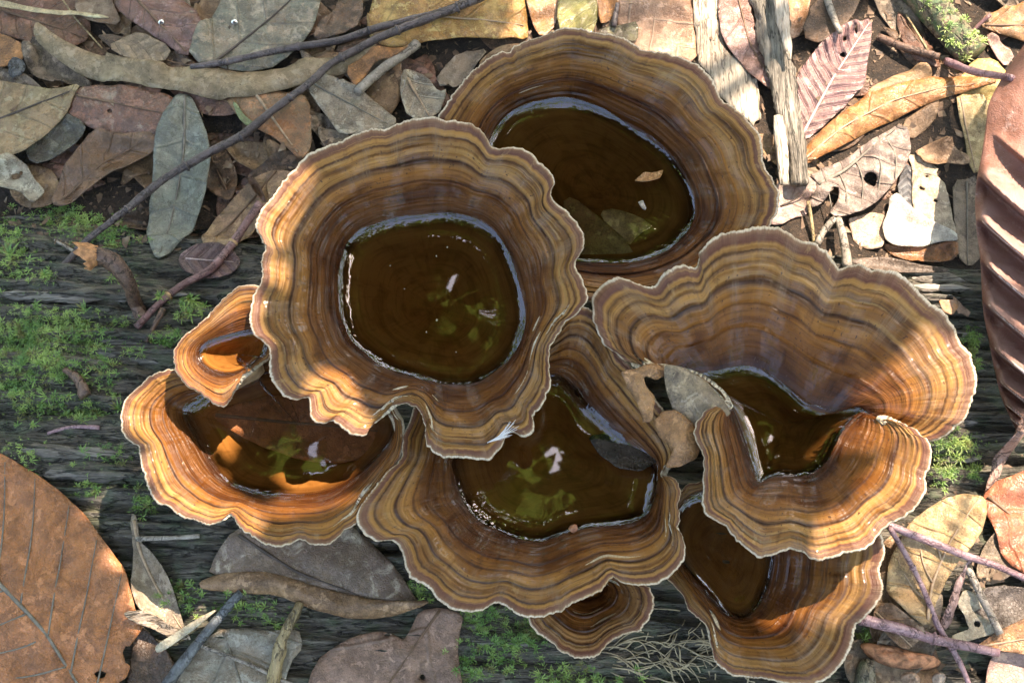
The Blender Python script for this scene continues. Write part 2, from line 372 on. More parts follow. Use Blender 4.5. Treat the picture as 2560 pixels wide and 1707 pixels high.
# ------------------------------------------------------------------ cup fungi
TAN = (.32, .158, .045); CREAM = (.80, .71, .55); MAUVE = (.23, .125, .07); PURP = (.115, .044, .028); LINE = (.045, .016, .009); ORB = (.165, .060, .013); DEEP = (.050, .015, .0045); SUNK = (.38, .165, .042)
def M_cap(name, lines, seed, tan=TAN, rimw=.017):
    """concentric zones: v = 0 at the rim, 1 at the waterline, 2 at the bottom of the cup"""
    n = N(name); bd = n.attr('band'); s = n.n('SeparateXYZ'); n.set(s.inputs[0], bd); cx, cy, v0 = s.outputs
    def co(a, b, off=0.):
        c = n.n('CombineXYZ'); n.set(c.inputs[0], n.math('MULTIPLY', cx, a)); n.set(c.inputs[1], n.math('MULTIPLY', cy, a)); n.set(c.inputs[2], n.math('MULTIPLY_ADD', v0, b, off + seed * 3.3)); return c.outputs[0]
    w1 = n.noise(co(1.1, 1.2), 1, 2); w2 = n.noise(co(6., 4.), 1, 2)
    v = n.math('ADD', n.math('ADD', v0, n.math('MULTIPLY', n.math('SUBTRACT', w1, .5), .035)), n.math('MULTIPLY', n.math('SUBTRACT', w2, .5), .010))
    def base(x):
        k = .5 * math.sin(seed * 2.1); pts = [(-.3, (.34, .24, .13)), (-.05, CREAM), (.005, CREAM), (rimw, MAUVE), (rimw + .03, tuple(.75 * a + .25 * b for a, b in zip(PURP, MAUVE))), (rimw + .075, PURP), (rimw + .095, tan), (.32 + .06 * k, tan), (.46 + .05 * k, tuple(a * b for a, b in zip(tan, (.80, .66, .48)))), (.62, ORB), (.84, tuple(.4 * a + .6 * b for a, b in zip(ORB, DEEP))), (.97, DEEP), (1.04, tuple(.5 * a + .5 * b for a, b in zip(SUNK, DEEP))), (1.12, SUNK), (2.2, tuple(.55 * a + .45 * b for a, b in zip(SUNK, DEEP)))]
        return tuple(np.interp(x, [p[0] for p in pts], [p[1][i] for p in pts]) for i in range(3))
    st = [(x, base(x)) for x in (-.09, .008, rimw, rimw + .03, rimw + .075, rimw + .095, .46, .62, .84, .97, 1.04, 1.12, 2.1)]
    for (x, wd, k) in lines:
        wd *= 1.45; k = min(1., k * 1.15); b0 = base(x); dk = tuple(a * (1 - k) + b * k for a, b in zip(b0, LINE)); half = tuple(a * (1 - .35 * k) + b * .35 * k for a, b in zip(b0, PURP))
        st += [(x - wd, base(x - wd)), (x, dk), (x + wd * 1.6, half), (x + wd * 2.3, base(x + wd * 2.3))][:4 if len(st) < 29 else 0]
    mr = n.math('DIVIDE', n.math('ADD', v, .1), 2.2)
    col = n.ramp(mr, [((x + .1) / 2.2, c) for x, c in st][:32])
    big = n.noise(co(.9, 1.6, 5), 1, 3); fl = n.noise(co(.24, 24, 1), 1, 3, .62); ff = n.noise(co(.6, 70, 2), 1, 2, .6)
    zn = n.noise(co(.4, 5. + 2.5 * ((seed * .37) % 1), 7), 1, 2, .5); zk = n.math('MULTIPLY', n.sm(v0, .12, .2), n.sm(v0, .95, 1.1, 1, .45)); col = n.mix(n.math('MULTIPLY', n.sm(zn, .47, .60), n.math('MULTIPLY', zk, .75)), col, (.42, .31, .22), 'MULTIPLY')
    below = n.sm(v0, .06, .16); fade = n.sm(v0, .97, 1.08, 1, .6)
    L = n.math('MULTIPLY', below, fade)
    col = n.mix(n.math('MULTIPLY', n.sm(fl, .50, .63), n.math('MULTIPLY', L, .5)), col, (.36, .28, .22), 'MULTIPLY')
    col = n.mix(n.math('MULTIPLY', n.sm(ff, .5, .66), n.math('MULTIPLY', L, .28)), col, (.42, .34, .28), 'MULTIPLY')
    col = n.mix(n.math('MULTIPLY', n.sm(fl, .46, .34), n.math('MULTIPLY', n.sm(v0, .25, .5, 1, 0), .5)), col, (.40, .225, .075))
    col = n.mix(n.math('MULTIPLY', n.sm(big, .45, .7), n.math('MULTIPLY', L, .45)), col, (.50, .42, .36), 'MULTIPLY')
    st_ = n.noise(co(2.4, 4.5, 13), 1, 4, .65); col = n.mix(n.math('MULTIPLY', n.sm(st_, .55, .68), n.math('MULTIPLY', L, .55)), col, (.42, .36, .34), 'MULTIPLY'); col = n.mix(n.math('MULTIPLY', n.sm(st_, .40, .30), n.math('MULTIPLY', n.sm(v0, .1, .45, .45, 0), 1.)), col, (.42, .27, .12))
    # dark flecks along the zones
    dz = n.noise(co(10, 34, 3), 1, 2, .5); msk = n.math('MULTIPLY', n.sm(v0, .15, .3), n.sm(v0, .9, 1.1, 1, 0))
    col = n.mix(n.math('MULTIPLY', n.sm(dz, .655, .70), msk), col, (.06, .025, .012))
    # radial fibres, bleached and mauve where dry
    rf = n.noise(co(34, 3.5, 4), 1, 2, .6); dry = n.sm(n.noise(co(1.7, 2.2, 9), 1, 3), .48, .66)
    dk = n.math('MULTIPLY', dry, n.sm(v0, .35, .6, 1, 0))
    col = n.mix(n.math('MULTIPLY', dk, n.sm(rf, .35, .7, .12, .5)), col, (.25, .165, .105))
    fr = n.math('MULTIPLY', n.sm(rf, .45, .62), n.sm(v0, .0, .10, .5, .10)); col = n.mix(fr, col, (.5, .42, .38), 'MULTIPLY')
    h = n.math('ADD', n.math('MULTIPLY', fl, 1.2), n.math('ADD', n.math('MULTIPLY', ff, .5), n.math('MULTIPLY', rf, n.math('MULTIPLY', dry, .5))))
    ro = n.math('ADD', n.sm(v0, .1, .95, .46, .22), n.math('MULTIPLY', n.math('SUBTRACT', big, .5), .3), clamp=True)
    ro = n.math('MAXIMUM', ro, n.sm(v0, .98, 1.06, .07, .9)); h = n.math('MULTIPLY', h, n.sm(v0, 1., 1.1, 1, .15))
    wet = n.math('MULTIPLY', n.sm(n.noise(co(1.3, 2.6, 11), 1, 3), .46, .6), n.math('MULTIPLY', n.sm(v0, .02, .25), n.sm(v0, .98, 1.03, 1, 0)))
    return n.out(col, ro, n.bump(h, .8, 3.4), n.math('MULTIPLY', n.sm(v0, .1, .8, .22, .16), n.sm(v0, .98, 1.06, 1, 0.)), n.math('MAXIMUM', n.math('MULTIPLY', wet, .45), n.math('MULTIPLY', n.sm(v0, .86, .97, 0, .25), n.sm(v0, 1.0, 1.04, 1, 0))))
def wmat(dens, col):
    n = N('tea_coloured_water')
    fr = n.n('Fresnel'); fr.inputs['IOR'].default_value = 1.8
    tr = n.n('BsdfTransparent'); gl = n.n('BsdfGlossy'); gl.inputs['Roughness'].default_value = .02
    mx = n.n('MixShader'); n.t.links.new(fr.outputs[0], mx.inputs[0]); n.t.links.new(tr.outputs[0], mx.inputs[1]); n.t.links.new(gl.outputs[0], mx.inputs[2])
    va = n.n('VolumeAbsorption'); va.inputs['Color'].default_value = tuple(col) + (1,); va.inputs['Density'].default_value = dens
    o = n.n('OutputMaterial'); n.t.links.new(mx.outputs[0], o.inputs[0]); n.t.links.new(va.outputs[0], o.inputs[1]); return n.m
WATER = wmat(17., (.64, .40, .08))
STEMM = M_plain('stalk_skin', (.30, .20, .11), .6, .35, 8, 5)
WETR = {}
def fungus(name, label, pts, zw, ctr, zb, lines, seed, wlabel=None, stem=None, tan=TAN, wave=.36, jag=1.9, p0=1.55, sigw=14, group=None, th=11., nv=58, wl=19., hs=1.):
    """pts: rim points in photo pixels, (x, y) or (x, y, rim height, water x, water y[, profile]); zw water level, ctr/zb cup bottom"""
    pts = [tuple(q) for q in pts]
    ai = [i for i, q in enumerate(pts) if len(q) > 2]; pts = pts[ai[0]:] + pts[:ai[0]]; n_ = len(pts)
    xy = np.array([q[:2] for q in pts], float); L = np.r_[0, np.cumsum(np.linalg.norm(np.roll(xy, -1, 0) - xy, axis=1))]
    ai = [i for i, q in enumerate(pts) if len(q) > 2]; al = np.r_[L[ai], L[-1]]
    an = np.array([(list(pts[i][2:5]) + [pts[i][5] if len(pts[i]) > 5 else p0]) for i in ai]); an = np.concatenate([an, an[:1]])
    NU = int(L[-1] / 4.6); t = np.arange(NU) / NU * L[-1]
    xyc = np.concatenate([xy, xy[:1]]); st = L[-1] / NU
    rim = gsm(np.stack([np.interp(t, L, xyc[:, i]) for i in range(2)], 1), 5.5 / st)
    z_, wx, wy, pp = (np.interp(t, al, an[:, i]) for i in range(4))
    z_ = gsm(zw + (z_ - zw) * hs, 26 / st); pp = gsm(pp, 14 / st); wat = gsm(np.stack([wx, wy], 1), sigw * 2.2 / st)
    sm = gsm(rim, 60 / st); tn = np.roll(sm, -1, 0) - np.roll(sm, 1, 0); nrm = np.stack([tn[:, 1], -tn[:, 0]], 1); nrm /= np.linalg.norm(nrm, axis=1)[:, None] + 1e-9
    if ((rim - wat) * nrm).sum() < 0: nrm = -nrm
    dev = gsm(np.clip(((rim - sm) * nrm).sum(1), -60, 60), 5 / st)
    a_ = t; cyc = lambda w: vn(t / w, t * 0, seed) * np.clip(np.minimum(t, L[-1] - t) / 60, 0, 1)
    rim = rim + nrm * (jag * cyc(11.) + .9 * jag * cyc(4.6) + jag * .7 * cyc(31.) - 9 * np.clip(cyc(17.) - .72, 0, 1))[:, None]
    zwave = wave * dev + 3.5 * cyc(55.) + 6 * cyc(130.)
    s1 = gsm(rim, 22 / st); s2 = gsm(rim, 55 / st)
    rows = np.r_[np.linspace(1, .9, 10)[:-1], np.linspace(.9, 0, nv)]; V = []; B = []
    lens = np.linalg.norm(rim - wat, axis=1); th_ = t / L[-1] * 2 * math.pi; RR = L[-1] / 2 / math.pi / 100
    lx = sorted(lines)
    for tt in rows:
        v = 1 - tt; k1 = np.clip((tt - .55) / .45, 0, 1) ** 1.2; k2 = np.clip((tt - .05) / .7, 0, 1); rt = s2 + (s1 - s2) * k2 + (rim - s1) * k1; px = wat + (rt - wat) * tt
        # zones drift sideways a little as on the real caps
        f = 1 - (1 - tt) ** pp; z = zw + (z_ - zw) * f + zwave * tt ** 1.8 - 4 * np.clip((tt - .95) / .05, 0, 1) ** 2
        vv = v + .02 * vn(t / 130, t * 0, seed + 3)
        for (x, wd, k) in lx: z = z + 4.2 * k * (np.exp(-((vv - x - .02) / .022) ** 2) - 1.1 * np.exp(-((vv - x + .006) / .011) ** 2)) * np.clip(lens / 120, 0, 1)
        z = z + 1.5 * vn(vv * 30 + 0 * t, t / 400, seed + 8) * np.clip(lens / 120, 0, 1) + 1.0 * vn(vv * 5 + 0 * t, t / 5.5, seed + 9) * tt
        V.append(un(px[:, 0], px[:, 1], z)); B.append(np.stack([RR * np.cos(th_), RR * np.sin(th_), np.full(NU, v)], 1))
    C0 = np.array(ctr, float); dep = zw - zb
    for s in np.linspace(0, 1, 24)[1:]:
        px = wat + (C0 - wat) * (s * .985); z = zw - dep * (1 - (1 - s) ** 1.5) + 2.2 * vn(s * 16 + 0 * t, t / 500, seed + 4) * (1 - s)
        V.append(un(px[:, 0], px[:, 1], z)); B.append(np.stack([RR * np.cos(th_), RR * np.sin(th_), np.full(NU, 1 + s)], 1))
    A = np.array(V); nr = len(A)
    # underside: push along the surface normal
    du = np.roll(A, -1, 1) - np.roll(A, 1, 1); dv = np.gradient(A, axis=0); N_ = np.cross(du, dv); N_ /= np.linalg.norm(N_, axis=2)[..., None] + 1e-9
    if N_[..., 2].mean() < 0: N_ = -N_
    tk = np.r_[np.linspace(3.0, th, 14), np.full(nr - 14, th)] if nr > 14 else np.full(nr, th)
    Nsm = N_.copy()
    for q in range(3): Nsm = (Nsm + np.roll(Nsm, 4, 1) + np.roll(Nsm, -4, 1)); Nsm /= np.linalg.norm(Nsm, axis=2)[..., None] + 1e-9
    ui = list(range(2, nr, 3)); 
    if ui[-1] != nr - 1: ui.append(nr - 1)
    U = A - Nsm * tk[:, None, None]; U[..., 2] = np.minimum(U[..., 2], A[..., 2] - 2)
    outw = A[0] - A[3]; outw /= np.linalg.norm(outw, axis=1)[:, None] + 1e-9
    edge = A[0] + outw * 2.0 - np.array([0, 0, 2.0])
    R_ = np.concatenate([A[::-1].reshape(-1, 3), edge, U[ui].reshape(-1, 3)]); Bb = np.array(B)
    be = Bb[0].copy(); be[:, 2] = -.02; bu = [np.concatenate([Bb[i][:, :2], np.full((NU, 1), -.09)], 1) for i in ui]
    BB = np.concatenate([Bb[::-1].reshape(-1, 3), be] + bu); nrow = nr + 1 + len(ui)
    base = un(C0[0], C0[1], zb) if stem is None else np.array(stem, float)
    f = []
    for i in range(nrow - 1):
        for j in range(NU): j2 = (j + 1) % NU; f.append((i * NU + j, i * NU + j2, (i + 1) * NU + j2, (i + 1) * NU + j))
    cb = un(C0[0], C0[1], zb); R_ = np.concatenate([R_, [cb, cb - [0, 0, th]]]); BB = np.concatenate([BB, [[0, 0, 2.], [0, 0, -.09]]]); i0 = len(R_) - 2; l0 = (nrow - 1) * NU
    f += [(i0, (j + 1) % NU, j) for j in range(NU)] + [(i0 + 1, l0 + j, l0 + (j + 1) % NU) for j in range(NU)]
    q0 = R_[f[5][0]], R_[f[5][1]], R_[f[5][2]]; k_ = (nr // 2) * NU; q0 = [R_[i] for i in f[k_][:3]]
    if np.cross(q0[1] - q0[0], q0[2] - q0[0])[2] < 0: f = [q[::-1] for q in f]
    gz = float(hget(base[0], base[1])); foot = np.array([base[0], base[1], gz])
    e = empty(name, foot); tag(e, label, 'fungus', group)
    o = mk('cap', R_ - foot, f, M_cap('zoned_cap', lines, seed, tan)); attr(o, 'band', BB); o.parent = e
    sp = [foot - [0, 0, 14], foot + [0, 0, 12], foot * .6 + cb * .4, cb - [0, 0, th]]; 
    v, ff, *_ = tube(np.array(sp) - foot, [52, 38, 34, 62], 20, .12, seed, step=8); q = mk('stem', v, ff, STEMM); q.parent = e
    if wlabel:
        nab = len(rows); col_ = A[:nab][::-1]                      # wall from the waterline up to the rim
        k5 = np.minimum(4, nab - 1); dv_ = col_[k5] - col_[0]; sl_ = np.clip(dv_[:, 2] / (np.linalg.norm(dv_[:, :2], axis=1) + 1e-6), .05, 3.)
        rr_ = .8 + .2 * vn(t / 26, t * 0, seed + 40); m_h = gsm(np.clip(wl * np.tan(np.arctan(sl_) * .78), 1.5, wl * 1.25) * rr_, 6)
        hit = np.argmax(col_[..., 2] >= zw + m_h, axis=0); hit = np.clip(hit, 1, nab - 1); ju = np.arange(NU)
        z1, z0_ = col_[hit, ju, 2], col_[hit - 1, ju, 2]; fr_ = np.clip((zw + m_h - z0_) / (z1 - z0_ + 1e-6), 0, 1)[:, None]
        Pc = col_[hit - 1, ju] * (1 - fr_) + col_[hit, ju] * fr_; Cw = un(C0[0], C0[1], zw); di = Cw[:2] - Pc[:, :2]; dl = np.linalg.norm(di, axis=1); di = di / dl[:, None]
        VV = []
        for d in (-2.5, 0, 1.5, 3, 5, 7, 9, 11, 13, 15, 17.5, 20, 22.5, 25, 27.5, 30, 33, 36, 39, 42, 46, 50, 55, 62, 75, -.45, -.55, -.65, -.75, -.85, -.93):
            dd = (d * np.minimum(1, .42 * dl / 75) if d > 0 else d + 0 * dl) if d > -.4 or d < -1 else dl * (-d); xy_ = Pc[:, :2] + di * dd[:, None]; z = zw + m_h * np.exp(-np.clip(dd, -1, None) / wl) * (1 - np.clip(dd / (.43 * dl), 0, 1) ** 2) ** 2 + .35 * vn(t / 12, t * 0 + d * .2, seed + 41) * (math.exp(-abs(d) / 25) if d > .5 else 0) + (.55 if d > .5 and d < 60 else 0) * np.cos(d / 2.9 + 1.2 * vn(t / 90, t * 0, seed + 43)) * math.exp(-abs(d) / 17) * np.clip(.6 + vn(t / 60, t * 0, seed + 44), 0, 1) * np.clip(1 - dd / (.36 * dl), 0, 1)
            VV.append(np.c_[xy_, z])
        bot = []
        for s in np.linspace(0, 1, 16)[1:-1]:
            px = wat + (C0 - wat) * (s * .95 - .04); z = zw - dep * (1 - (1 - s) ** 1.5) - 5; bot.append(un(px[:, 0], px[:, 1], z))
        X = np.array(VV[::-1] + bot); nrw = len(X); X = X.reshape(-1, 3); ct, cbt = un(C0[0], C0[1], zw), un(C0[0], C0[1], zb - 5)
        X = np.concatenate([X, [ct, cbt]]); i0 = len(X) - 2
        f = [(i * NU + j, i * NU + (j + 1) % NU, (i + 1) * NU + (j + 1) % NU, (i + 1) * NU + j) for i in range(nrw - 1) for j in range(NU)]
        f += [(i0, (j + 1) % NU, j) for j in range(NU)] + [(i0 + 1, (nrw - 1) * NU + j, (nrw - 1) * NU + (j + 1) % NU) for j in range(NU)]
        q0 = [X[i] for i in f[3 * NU][:3]]
        if np.cross(q0[1] - q0[0], q0[2] - q0[0])[2] < 0: f = [q[::-1] for q in f]
        w_ = mk('water_pool', X - cb, f, WATER); w_.location = cb * S; tag(w_, wlabel, 'water', 'rainwater held in the fungus cups')
    return e

A_ = [(1087,291,575,1060,553),(1036,298),(982,314,575,1005,559),(963,327),(938,322),(902,331,580,960,568),(869,343),(836,360),(803,371,590,905,590),(774,383),(753,403),(745,414),(724,436,600,875,615),(698,465),(684,487),(660,516,605,862,660),(640,552),(638,562),(645,585),(662,614),(660,629),(654,654),(656,684,600,856,730),(651,705),(633,742),(625,782,600,860,780),(625,807),(636,836),(662,854),(673,872),(676,894),(674,923,590,885,845),(685,960),(705,983),(734,1001,560,925,880),(771,992),(778,1025),(774,1038),(789,1054,525,965,910),(812,1060),(830,1049),(853,1065),(875,1083),(902,1090,500,1010,926),(921,1081),(922,1070),(947,1050),(961,1032),(983,1014),(1019,1008,480,1060,940),(1042,1016),(1053,1032),(1056,1054),(1067,1065,480,1090,948),(1060,1086),(1067,1113),(1087,1131),(1114,1144,480,1123,952),(1164,1143),(1218,1150,480,1170,953),(1240,1135),(1252,1117),(1263,1090),(1277,1074),(1290,1081),(1308,1094,485,1210,938),(1331,1081),(1336,1063),(1329,1038),(1342,1029),(1364,1000,500,1254,905),(1378,960),(1374,931),(1371,898,520,1287,866),(1373,872),(1389,847),(1414,803,530,1303,815),(1440,785),(1467,753,540,1303,780),(1467,731),(1454,694),(1438,673),(1440,651),(1454,629,550,1285,700),(1462,611),(1454,578),(1440,553),(1418,527,555,1262,640),(1396,515),(1378,495),(1374,485),(1378,476),(1389,458),(1382,436,560,1235,595),(1356,411),(1327,385),(1305,372,565,1190,562),(1269,369),(1247,374),(1230,371,570,1160,553),(1214,338),(1181,312),(1138,300,575,1110,546),(1114,303)]
B_ = [(1094,291,436,1233,353),(1112,269),(1131,233,442,1255,309),(1160,200),(1196,164,448,1291,283),(1225,142),(1254,127,455,1320,273),(1274,133),(1282,116),(1309,105,457,1340,267),(1345,94),(1382,78,461,1385,260),(1425,69),(1462,71,461,1425,259),(1491,82),(1527,85),(1563,98,461,1475,272),(1585,111),(1603,125),(1629,129,457,1509,287),(1665,132),(1709,144,457,1563,320),(1749,164),(1778,193,453,1611,349),(1791,214),(1794,236),(1811,254,448,1640,372),(1847,280),(1876,309,446,1668,398),(1896,334),(1905,363,444,1687,425),(1904,392),(1915,422),(1936,458,440,1712,469),(1947,487),(1945,523,432,1727,516),(1929,556,423,1725,545),(1900,610,411,1715,565),(1840,660,402,1700,585),(1760,710,394,1672,614),(1660,750,390,1629,636),(1560,760,380,1563,653),(1470,750,370,1447,650),(1390,700,360,1360,630),(1310,610,355,1300,580),(1230,520,360,1250,500),(1160,430,370,1228,430),(1110,350,402,1226,390)]
C_ = [(1480,742,470,1735,959),(1502,716,480,1745,952),(1520,702),(1545,692),(1571,698,485,1760,946),(1600,713),(1636,716),(1651,698,490,1780,943),(1662,680),(1687,667),(1709,662,495,1800,940),(1738,669),(1745,654),(1749,629,510,1815,936),(1771,604),(1803,584,520,1835,931),(1854,576),(1890,567,530,1865,928),(1922,565),(1951,571),(1987,596,530,1910,940),(2034,607),(2067,629,530,1950,965),(2085,654),(2098,675,505,1985,995),(2122,664),(2154,658,530,2010,1018),(2176,674),(2209,673),(2242,680,535,2045,1033),(2271,702),(2303,738),(2340,763,535,2075,1036),(2369,789),(2387,822),(2398,851,530,2100,1030),(2427,887),(2441,938,520,2125,1022),(2438,978),(2427,1007),(2412,1047,490,2142,1020),(2365,1086),(2325,1104,440,2150,1022),(2260,1085,425,2152,1025),(2215,1060,440,2148,1030),(2221,1047,490,2143,1034),(2257,1056),(2293,1077),(2318,1099,495,2120,1048),(2327,1122),(2327,1158,490,2090,1075),(2313,1194),(2318,1225),(2293,1262,480,2068,1120),(2266,1289),(2221,1309),(2200,1329,470,2050,1155),(2185,1356),(2153,1377),(2113,1383,460,2025,1173),(2081,1392),(2049,1400),(2022,1392,455,1990,1180),(2009,1379),(1973,1371),(1932,1386,455,1955,1172),(1896,1393),(1867,1370,460,1925,1180),(1840,1347),(1818,1316,470,1905,1200),(1768,1289),(1755,1257,480,1893,1192,4),(1759,1203),(1761,1135,490,1868,1115,5),(1748,1113),(1734,1081,490,1850,1065,5),(1741,1054),(1764,1025,480,1838,1035,4),(1800,1011),(1828,1016,440,1832,1022,3),(1800,975,408,1812,998),(1745,935,415,1785,968),(1690,915,425,1765,958),(1640,912,440,1755,953),(1570,905,450,1745,953),(1510,860,460,1738,957),(1483,800,465,1735,959)]
D_ = [(891,1291,440,1165,1230),(893,1307),(911,1334),(947,1354,440,1175,1255),(983,1347),(999,1365,440,1182,1270),(1010,1392),(1017,1419,440,1195,1285),(1028,1444),(1078,1469,438,1220,1302),(1096,1496),(1123,1516),(1164,1527,435,1260,1322),(1209,1525),(1236,1503,435,1300,1336),(1267,1512),(1290,1532),(1326,1542,430,1350,1345),(1362,1539),(1403,1525),(1444,1498,430,1410,1320),(1475,1489),(1507,1471),(1520,1451,432,1471,1307),(1531,1437),(1543,1449),(1583,1460,435,1530,1302),(1624,1460),(1660,1451,440,1580,1292),(1687,1428),(1710,1397,445,1606,1280),(1714,1361),(1705,1334,450,1620,1265,2.2),(1692,1316),(1701,1298),(1694,1262,455,1632,1245,3),(1701,1230),(1694,1203,450,1638,1222,3),(1674,1189),(1651,1189,430,1640,1205,3),(1662,1172,375,1640,1185),(1700,1140,372,1630,1150),(1690,1075,385,1560,1110),(1660,1025,410,1520,1080),(1622,975,430,1490,1050),(1585,925),(1545,880,452,1460,1020),(1520,820),(1495,785,455,1435,985),(1460,765),(1425,775,452,1410,960),(1385,820,430,1390,945),(1300,890,352,1330,950),(1150,960,348,1220,990),(1040,1010,352,1150,1050),(1008,1090,390,1140,1110),(1005,1149,415,1140,1150),(983,1167),(952,1198,435,1148,1185),(916,1244,440,1155,1210),(898,1271)]
E_ = [(311,1000,450,470,1032),(302,1045),(307,1077,450,480,1055),(329,1106),(347,1113),(350,1144,450,500,1090),(361,1180),(372,1216,448,520,1130),(383,1244),(401,1259),(424,1262,445,545,1170),(442,1284),(474,1300),(489,1295),(501,1307,440,580,1205),(532,1312),(555,1302),(573,1284,440,620,1222),(586,1289),(595,1316),(622,1334,440,650,1228),(654,1356),(690,1363,440,700,1232),(722,1361),(749,1345,440,740,1234),(776,1359),(816,1360,438,800,1230),(844,1343),(862,1320,436,850,1215),(889,1311,428,893,1185),(908,1262,415,930,1150),(958,1195,405,960,1120),(1000,1145,395,980,1090),(1010,1060,368,985,1045),(960,980,365,940,995),(850,920,365,820,945),(740,880,365,700,930),(640,870,365,610,945),(560,905,385,560,970),(500,930,410,520,1000),(432,923,440,490,1015),(411,927),(378,938,450,478,1022),(345,967,450,472,1028)]
F_ = [(634,711,560,640,830),(596,716),(571,734,545,590,838),(549,756),(531,778,540,560,845),(509,800),(487,818,530,530,855),(454,843),(436,872,522,505,868),(432,909,520,498,882),(443,938,516,500,900),(472,967),(509,989,505,525,922),(538,1011),(560,1016,490,555,932),(578,996),(581,981),(594,967,480,585,932),(603,941,476,600,928),(640,915,474,640,905),(690,880,474,665,870),(685,780,490,665,845),(665,720,540,655,832)]
G_ = [(1322,1543,325,1430,1480),(1326,1559),(1340,1577,325,1435,1485),(1380,1604),(1412,1631,325,1445,1492),(1444,1644),(1471,1643,325,1465,1495),(1498,1636),(1516,1609,325,1480,1494),(1552,1586),(1597,1577,325,1495,1488),(1624,1546),(1635,1519,325,1502,1480),(1633,1487),(1624,1469,322,1504,1470),(1590,1440,310,1500,1455),(1480,1420,300,1470,1448),(1390,1440,305,1440,1458),(1330,1490,318,1428,1472)]
H_ = [(1710,1489,300,1735,1440,4),(1719,1519),(1741,1541,300,1765,1475,4),(1764,1555),(1775,1582,300,1790,1500,3),(1780,1631),(1791,1654,300,1815,1525),(1809,1672),(1831,1686),(1867,1692,300,1850,1538),(1928,1695),(1959,1707,300,1870,1530),(2040,1710),(2067,1695,305,1888,1508),(2099,1663),(2122,1627),(2135,1586,312,1900,1480),(2140,1559),(2167,1537),(2198,1501,320,1910,1455),(2210,1469),(2196,1424,325,1918,1420),(2212,1383),(2207,1343,328,1920,1380),(2160,1260,310,1910,1320),(2000,1200,290,1850,1240),(1850,1190,270,1790,1235),(1720,1210,258,1730,1250),(1650,1280,250,1700,1290),(1640,1370,250,1690,1350),(1668,1445,262,1705,1400)]
fungus('cup_fungus', 'topmost round banded brown cup fungus brimming with dark water, overlapping all others', A_, 420, (1085,770), 235,
       [(.175,.012,.8),(.40,.022,.95),(.60,.010,.8),(.255,.007,.45),(.80,.012,.6)], 1, 'dark round rainwater pool in the topmost cup fungus', hs=.75)
fungus('cup_fungus', 'large pale-rimmed cup fungus holding a submerged leaf, tucked behind the topmost cup', B_, 330, (1500,480), 170,
       [(.20,.012,.8),(.30,.007,.5),(.66,.016,1.),(.45,.008,.4),(.86,.010,.7)], 2, 'brown water in the large cup with the floating flake')
fungus('cup_fungus', 'broad fan-shaped cup fungus with a curled front lobe and orange sunlit flank', C_, 400, (1960,1060), 260,
       [(.15,.010,.7),(.23,.010,.6),(.36,.018,.9),(.52,.009,.6),(.68,.010,.6)], 3, 'dark green-brown water behind the curled lobe of the fan fungus', hs=.75)
fungus('cup_fungus', 'wavy-edged low cup fungus with inky water reflecting blue sky spots', D_, 340, (1390,1150), 200,
       [(.16,.012,.8),(.34,.018,.95),(.50,.010,.7),(.64,.009,.6),(.25,.007,.4)], 4, 'inky water with blue sky glints in the wavy low cup fungus', hs=.8)
fungus('cup_fungus', 'orange-brown cup fungus with a big brown leaf sunk in its water', E_, 355, (760,1080), 215,
       [(.17,.012,.75),(.40,.016,.9),(.58,.010,.7),(.27,.007,.5)], 5, 'amber water covering the sunken brown leaf', tan=(.36, .17, .045), hs=.8)
fungus('cup_fungus', 'small ear-shaped orange fungus perched on the rim of the amber pool', F_, 470, (585,885), 432,
       [(.14,.014,.7),(.30,.014,.8),(.55,.012,.6)], 6, 'shallow sliver of water in the small ear-shaped fungus', tan=(.37, .165, .042), wl=11., hs=.6)
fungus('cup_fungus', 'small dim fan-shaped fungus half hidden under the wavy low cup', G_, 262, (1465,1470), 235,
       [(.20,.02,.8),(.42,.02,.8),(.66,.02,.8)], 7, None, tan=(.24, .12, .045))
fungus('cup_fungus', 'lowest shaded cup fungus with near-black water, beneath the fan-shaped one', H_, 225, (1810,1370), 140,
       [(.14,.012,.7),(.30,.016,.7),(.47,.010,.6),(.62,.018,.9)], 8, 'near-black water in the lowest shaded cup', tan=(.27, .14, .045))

# mossy cut branch
MOSSG = N('moss_green'); _p = MOSSG.pos(9); _c = MOSSG.mix(MOSSG.sm(MOSSG.noise(_p, 1.4, 3), .35, .65), (.12, .24, .05), (.32, .44, .11)); _c = MOSSG.mix(MOSSG.sm(MOSSG.noise(_p, 9, 2), .4, .7, 0, .5), _c, (.07, .17, .07)); _c = MOSSG.mix(MOSSG.sm(MOSSG.noise(_p, 3.3, 3), .52, .66, 0, .75), _c, (.16, .12, .045)); MOSS = MOSSG.out(_c, .5)
def sprigs(cent, nrm_up, size, nb, r):
    """star-like moss sprigs: narrow arching blades round each centre"""
    V = []; Fc = []
    for c, s in zip(cent, size):
        k = nb + r.integers(-2, 3); rot = r.random() * 6.28; st = s * (.3 + .9 * r.random())
        tl = r.normal(0, .25, 2)
        for j in range(k):
            a = rot + j * 2.39996; el = .25 + .9 * (j / k) + r.normal(0, .12); d = np.array([math.cos(a) * math.cos(el) + tl[0], math.sin(a) * math.cos(el) + tl[1], math.sin(el)]); w = np.array([-math.sin(a), math.cos(a), 0]) * s * .075
            b0 = c + np.array([0, 0, st * (j / k)]); L = s * (1.05 - .35 * j / k); m = b0 + d * L * .55 + [0, 0, s * .05]; t = b0 + d * L - [0, 0, s * .14]
            i = len(V); V += [b0 - w * .6, b0 + w * .6, m + w, m - w, t]; Fc += [(i, i + 1, i + 2, i + 3), (i + 3, i + 2, i + 4)]
    return V, Fc
